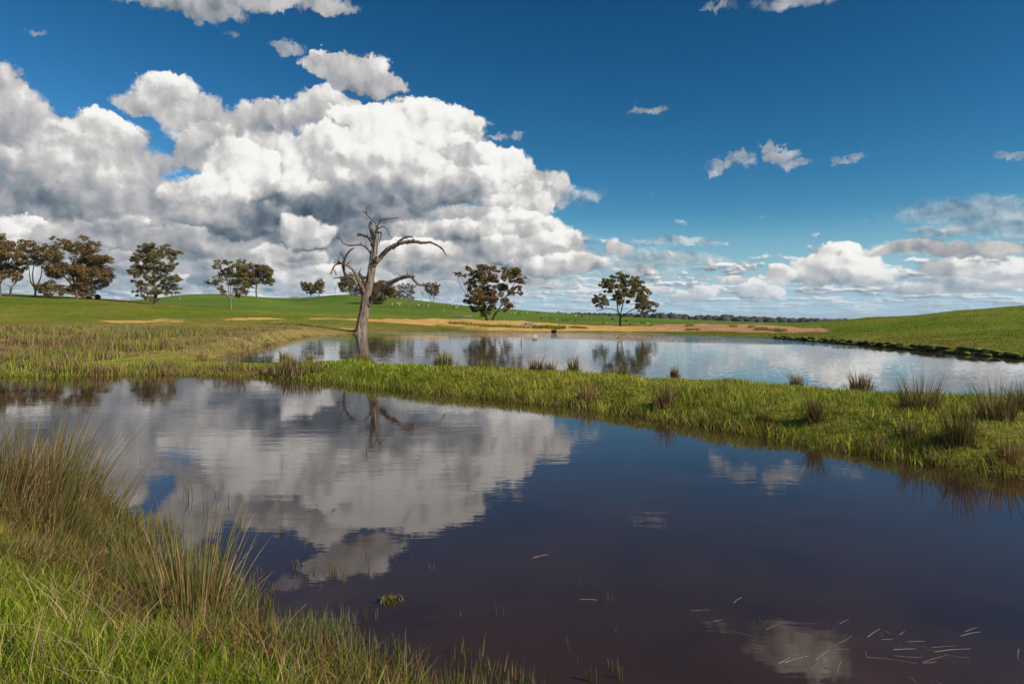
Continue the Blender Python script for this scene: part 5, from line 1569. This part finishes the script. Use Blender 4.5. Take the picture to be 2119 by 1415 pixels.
sh_w = beast(); sh_w.name = 'sheep'; sh_d = sh_w.copy(); sh_d.name = 'dark_sheep'
for m_, mt in ((sh_w, M_FLEECE), (sh_d, M_DARKFL)):
    m_.materials.clear(); m_.materials.append(mt)
    a_ = m_.color_attributes.new('Col', 'FLOAT_COLOR', 'POINT')
    a_.data.foreach_set('color', np.ones(len(m_.vertices) * 4, dtype=np.float32))
SHEEP = [(353, 614, 0), (358, 613.5, 0), (364, 613, 0), (343, 615, 0), (276, 620.5, 0), (287, 619.5, 0), (292, 619, 0), (372, 620, 0),
         (810, 632, 0), (823, 629, 0), (826, 632.5, 0), (829, 630, 0), (866, 634, 0), (876, 635, 0), (885, 635, 0), (940, 632, 0), (947, 634, 0), (955, 634, 0), (938, 637, 1), (945, 638, 0), (918, 645, 0), (935, 634, 0), (865, 637, 1),
         (1057, 650, 0), (1064, 650, 0), (1074, 650, 1), (1113, 650, 1), (1120, 660.5, 1), (1139, 660, 1), (1132, 653, 0), (1078, 655, 0), (1152, 664, 0), (1090, 649, 0), (1165, 664.5, 1), (1172, 664.5, 1), (1178, 664.5, 0), (1189, 665.5, 1), (1186, 665, 0),
         (1191, 655, 0), (1204, 655, 1), (1214, 661, 0), (1222, 663, 0), (1249, 667.5, 1), (1255, 667.5, 0), (1263, 668, 0), (1267, 661.5, 1), (1270, 661, 1), (1295, 664.5, 1), (1304, 669.5, 1), (1327, 666, 1), (1333, 666, 1), (1312, 666, 0), (1340, 667, 0), (1364, 670, 0), (1375, 671, 0), (1383, 671, 0), (1391, 672, 0), (1372, 669, 0), (1348, 672, 1)]
for px, py, dk in SHEEP:
    g = hit(px, py, 130, 420)
    o = link('sheep', sh_d if dk else sh_w, loc=g)
    o.rotation_euler.z = random.uniform(0, 6.28)
    o.scale = (random.uniform(.85, 1.1) * min(1.0, g.y / 330),) * 3
    if dk: tag(o, 'dark grazing animal beyond the sandy bank', 'sheep', 'dark stock on the far slopes')
    elif px < 400: tag(o, 'white sheep grazing on the brow behind the left gums', 'sheep', 'white sheep behind the left gums')
    elif px < 960: tag(o, 'pale sheep grazing on the hill behind the dead tree', 'sheep', 'pale sheep on the hill behind the dead tree')
    else: tag(o, 'pale sheep grazing on the slope beyond the sandy bank', 'sheep', 'pale sheep beyond the sandy bank')

# ---- fallen log with its brush
g = hit(962, 658, 110, 300)
lg = link('fallen_log', None, loc=g); tag(lg, 'bleached fallen log with a heap of brushwood beyond the sandy bank', 'log')
k_ = g.y / FPX
parts = [tube(spline([(-4 * k_, 0, 2.0 * k_, .32), (2 * k_, 0, 2.4 * k_, .30), (9 * k_, .2, 2.2 * k_, .28), (13 * k_, .3, 2.0 * k_, .2)], 4), 8, .1)]
for (x, dx, dz) in ((10, 1.0, 4.5), (11, 1.5, 3), (-2, -1.5, -2), (6, 1, -2), (0, -2, 3)):
    parts.append(tube(np.array([(x * k_, 0, 2.2 * k_, .14), ((x + dx * .5) * k_, .2, (2.2 + dz * .5) * k_, .1), ((x + dx) * k_, .3, (2.2 + dz) * k_, .05)]), 5))
V, F = join(parts)
link('trunk', np_mesh('trunk', V, F, M_DEAD, np.full((len(V), 3), 1.3), smooth=True), lg)
parts = []
for _ in range(70):
    x = random.uniform(-32, -4) * k_; L = random.uniform(2, 8) * k_; a = random.uniform(-.6, .6); y = random.uniform(-2, 2)
    z0 = random.uniform(0, 1.6) * k_
    parts.append(tube(np.array([(x, y, z0, .06), (x + L * .5, y + random.uniform(-.3, .3), z0 + abs(a) * L * .4 + .1, .05), (x + L * math.cos(a), y + random.uniform(-.5, .5), z0 + abs(math.sin(a)) * L * .8, .02)]), 4))
V, F = join(parts)
link('brushwood', np_mesh('brushwood', V, F, M_DEAD, np.full((len(V), 3), .95)), lg)

# ---- low rail by the far woodland
g = hit(1564, 671, 100, 320)
rl = link('low_rail', None, loc=(g.x, 200, float(height(g.x / g.y * 200, 200)))); rl.location.x = g.x / g.y * 200
tag(rl, 'low pale timber rail beyond the reddish end of the bank', 'rail')
k_ = 200 / FPX
for x in (-19, 18.5):
    V, q, t = tube(np.array([(x * k_, 0, -.5, .12), (x * k_, 0, .3, .12), (x * k_, 0, (5.2 if x > 0 else 2.8) * k_, .11)]), 6)
    link('post', np_mesh('post', V, [q, t], M_DEAD, np.full((len(V), 3), 1.3)), rl)
V, q, t = tube(np.array([(-19 * k_, 0, 2.0 * k_, .09), (0, 0, 2.1 * k_, .09), (18.5 * k_, 0, 2.4 * k_, .09)]), 6)
link('rail', np_mesh('rail', V, [q, t], M_DEAD, np.full((len(V), 3), 1.5)), rl)


# ---- rubble, stones and shrubs on the bank
def stone_mesh(seed):
    bm = bmesh.new(); bmesh.ops.create_icosphere(bm, subdivisions=1, radius=1)
    r = random.Random(seed)
    for v in bm.verts: v.co *= r.uniform(.7, 1.15)
    me = bpy.data.meshes.new('stone'); bm.to_mesh(me); bm.free(); me.materials.append(M_STONE)
    a_ = me.color_attributes.new('Col', 'FLOAT_COLOR', 'POINT'); a_.data.foreach_set('color', np.ones(len(me.vertices) * 4, dtype=np.float32))
    return me


STONES = [stone_mesh(i) for i in range(5)]


def bank_z(px, t):
    i = int(np.clip((px - 640) / (1760 - 640) * (nx - 1), 0, nx - 1)); j = int(np.clip((t + .9) / 1.9 * (ny - 2), 0, ny - 2))
    return BANKV[i, j]


c0 = bank_z(1095, .75)
rb = link('rubble_heap', None, loc=tuple(c0)); tag(rb, 'heap of pale rubble at the foot of the sandy bank', 'rubble')
for i in range(34):
    o = link('stone', STONES[i % 5], rb)
    a = random.uniform(0, 6.28); rr = random.uniform(0, 1) ** .6
    o.location = (math.cos(a) * rr * 1.5, math.sin(a) * rr * 1.2, .55 * (1 - rr) + .05)
    s_ = random.uniform(.07, .17); o.scale = (s_ * 1.3, s_, s_ * .8); o.rotation_euler = (0, 0, a * 3)
vs_, qs_, off = [], [], 0
bm = bmesh.new(); bmesh.ops.create_icosphere(bm, subdivisions=1, radius=1); bv = np.array([v.co[:] for v in bm.verts]); bf = np.array([[v.index for v in f.verts] for f in bm.faces]); bm.free()
for i in range(420):
    px = random.choice((random.uniform(1340, 1740), random.uniform(1340, 1740), random.uniform(700, 1340))); t_ = random.uniform(0, .95)
    p = bank_z(px, t_); s_ = random.uniform(.025, .075)
    vs_.append(bv * s_ * np.array([1.3, 1, .8]) * rng.uniform(.8, 1.2, (len(bv), 1)) + p); qs_.append(bf + off); off += len(bv)
V = np.vstack(vs_)
o = link('bank_stones', np_mesh('bank_stones', V, [np.vstack(qs_)], M_STONE, np.repeat(rng.uniform(.35, 1.1, (420, 1)) * np.ones((1, 3)), len(bv), axis=0)))
tag(o, 'scattered stones on the reddish end of the bank', 'stones', kind='stuff')

# creeping grass on the bank's foot
Xs, Ys, Zs = [], [], []
for (pa, pb, t0, t1, m_) in ((930, 1060, .68, .84, 900), (1105, 1168, .66, .84, 1300), (1000, 1100, .78, .86, 400), (1180, 1215, .62, .72, 260), (1420, 1445, .88, 1.0, 200), (1565, 1590, .68, .80, 220), (1600, 1625, .72, .85, 220), (1420, 1435, .3, .4, 120), (1512, 1522, .4, .5, 80), (1552, 1560, .45, .5, 60)):
    for _ in range(m_):
        p = bank_z(random.uniform(pa, pb), random.uniform(t0, t1))
        Xs.append(p[0] + random.uniform(-.3, .3)); Ys.append(p[1] + random.uniform(-.4, .4)); Zs.append(p[2])
n = len(Xs)
sow('creeping_grass', 'tufts of green creeping over the foot of the sandy bank', np.array(Xs), np.array(Ys), rng.uniform(.12, .42, n), rng.uniform(.05, .12, n), lerp(pick(GREEN, n), pick(RANK, n), rng.uniform(0, 1, n) * .6), (.2, .9), 1, z=np.array(Zs))

g = on_water(1146, 688.2)
sb = link('water_edge_shrub', None, loc=(g[0], g[1], 0.0)); tag(sb, 'small dark shrub at the waterline of the sandy bank', 'shrub')
n = 500
u = rng.normal(0, 1, (n, 3)); u /= np.linalg.norm(u, axis=1)[:, None]
ctr = u * (rng.uniform(.2, 1, (n, 1)) ** .5) * np.array([.28, .22, .11]) + np.array([0, 0, .14])
a = rng.normal(0, .06, (n, 3)); b = rng.normal(0, .03, (n, 3))
V = np.stack([ctr - a, ctr + b, ctr + a, ctr - b], 1).reshape(-1, 3)
link('foliage', np_mesh('foliage', V, [np.arange(4 * n).reshape(-1, 4)], M_LEAF, np.repeat(pick([(.07, .07, .02), (.10, .07, .03), (.05, .06, .02)], n), 4, axis=0)), sb)
V, F = join([tube(np.array([(random.uniform(-.1, .1), 0, -.1, .02), (random.uniform(-.2, .2), 0, .2, .015), (random.uniform(-.3, .3), 0, .4, .008)]), 4) for _ in range(6)])
link('stem', np_mesh('stem', V, F, M_BARK, np.ones((len(V), 3))), sb)

p0, p1 = bank_z(1152, .55), bank_z(1164, .1)
mid = (p0 + p1) / 2
V, q, t = tube(np.array([(*(p0 - mid), .04), (0, 0, .12, .035), (*(p1 - mid + np.array([0, 0, .2])), .02)]), 5)
rigid('leaning_stick', V, [q, t], M_BARK, (.7, .6, .5), 'dark stick lying up the face of the sandy bank', 'stick', tuple(mid))

# ---- turf clods hanging over the undercut right bank
vs_, qs_, cs_, off = [], [], [], 0
bm = bmesh.new(); bmesh.ops.create_icosphere(bm, subdivisions=2, radius=1); bv = np.array([v.co[:] for v in bm.verts]); bf = np.array([[v.index for v in f.verts] for f in bm.faces]); bm.free()
edge_pts = [(24.5, 20), (21.4, 27.6), (20.9, 31), (21.1, 39.7), (20.9, 47), (20.7, 54)]
for i in range(240):
    s = random.uniform(0, 1) ** .8 * 34 + 20
    x = np.interp(s, [p[1] for p in edge_pts], [p[0] for p in edge_pts]) + random.uniform(-.05, .55)
    r = random.uniform(.05, .20)
    z = max(float(height(x, s)), 0.03)
    p = bv * (1 + .5 * (vnoise(bv[:, 0] * 2 + i, bv[:, 1] * 2 + bv[:, 2] * 2, i)[:, None] - .5)) * np.array([r * 1.3, r * random.uniform(1, 3), r * .7])
    up = sstep(.1, .6, bv[:, 2])
    cs_.append(lerp(np.array((.075, .055, .032)), np.array((.15, .18, .03)), up))
    vs_.append(p + np.array([x, s, z + r * .1])); qs_.append(bf + off); off += len(bv)
o = link('turf_clods', np_mesh('turf_clods', np.vstack(vs_), [np.vstack(qs_)], M_GROUND, np.vstack(cs_)))
tag(o, 'dark crumbling turf along the undercut right shore of the far pond', 'turf', kind='stuff')


# ---------------------------------------------------------------- look-alikes told apart by their place in the row
ONES = 'first second third fourth fifth sixth seventh eighth ninth tenth eleventh twelfth thirteenth fourteenth fifteenth sixteenth seventeenth eighteenth nineteenth twentieth'.split()


def nth(i):
    return ONES[i] if i < 20 else ('twenty-' if i < 29 else 'thirty-') + ONES[(i - 20) % 10] if i != 29 else 'thirtieth'


rows_ = {}
for o in COL.objects:
    if o.parent is None and 'label' in o.keys() and 'group' in o.keys():
        rows_.setdefault((o['group'], o['label']), []).append(o)
for (g_, l_), obs in rows_.items():
    if len(obs) > 1:
        for i, o in enumerate(sorted(obs, key=lambda o: o.location.x / max(o.location.y, .1))):
            o['label'] = l_ + ', ' + nth(i) + ' from the left'

# ---------------------------------------------------------------- the air itself: far ranges fade to blue
hm, nt, out = new_mat('air')
pv = nt.node('ShaderNodeVolumePrincipled')
pv.inputs['Color'].default_value = (0.72, 0.86, 1.0, 1)
pv.inputs['Density'].default_value = 5.0e-5
pv.inputs['Anisotropy'].default_value = 0.0
nt.l.new(pv.outputs[0], out.inputs['Volume'])
zb = float(gz.min()) - 1.5
zt = 24.0
bx = [(x, y, z) for x in (-18500, 18500) for y in (-18500, 18500) for z in (zb, zt)]
me = bpy.data.meshes.new('haze')
me.from_pydata(bx, [], [(0, 1, 3, 2), (4, 6, 7, 5), (0, 4, 5, 1), (2, 3, 7, 6), (0, 2, 6, 4), (1, 5, 7, 3)])
me.materials.append(hm)
tag(link('haze', me), kind='stuff')
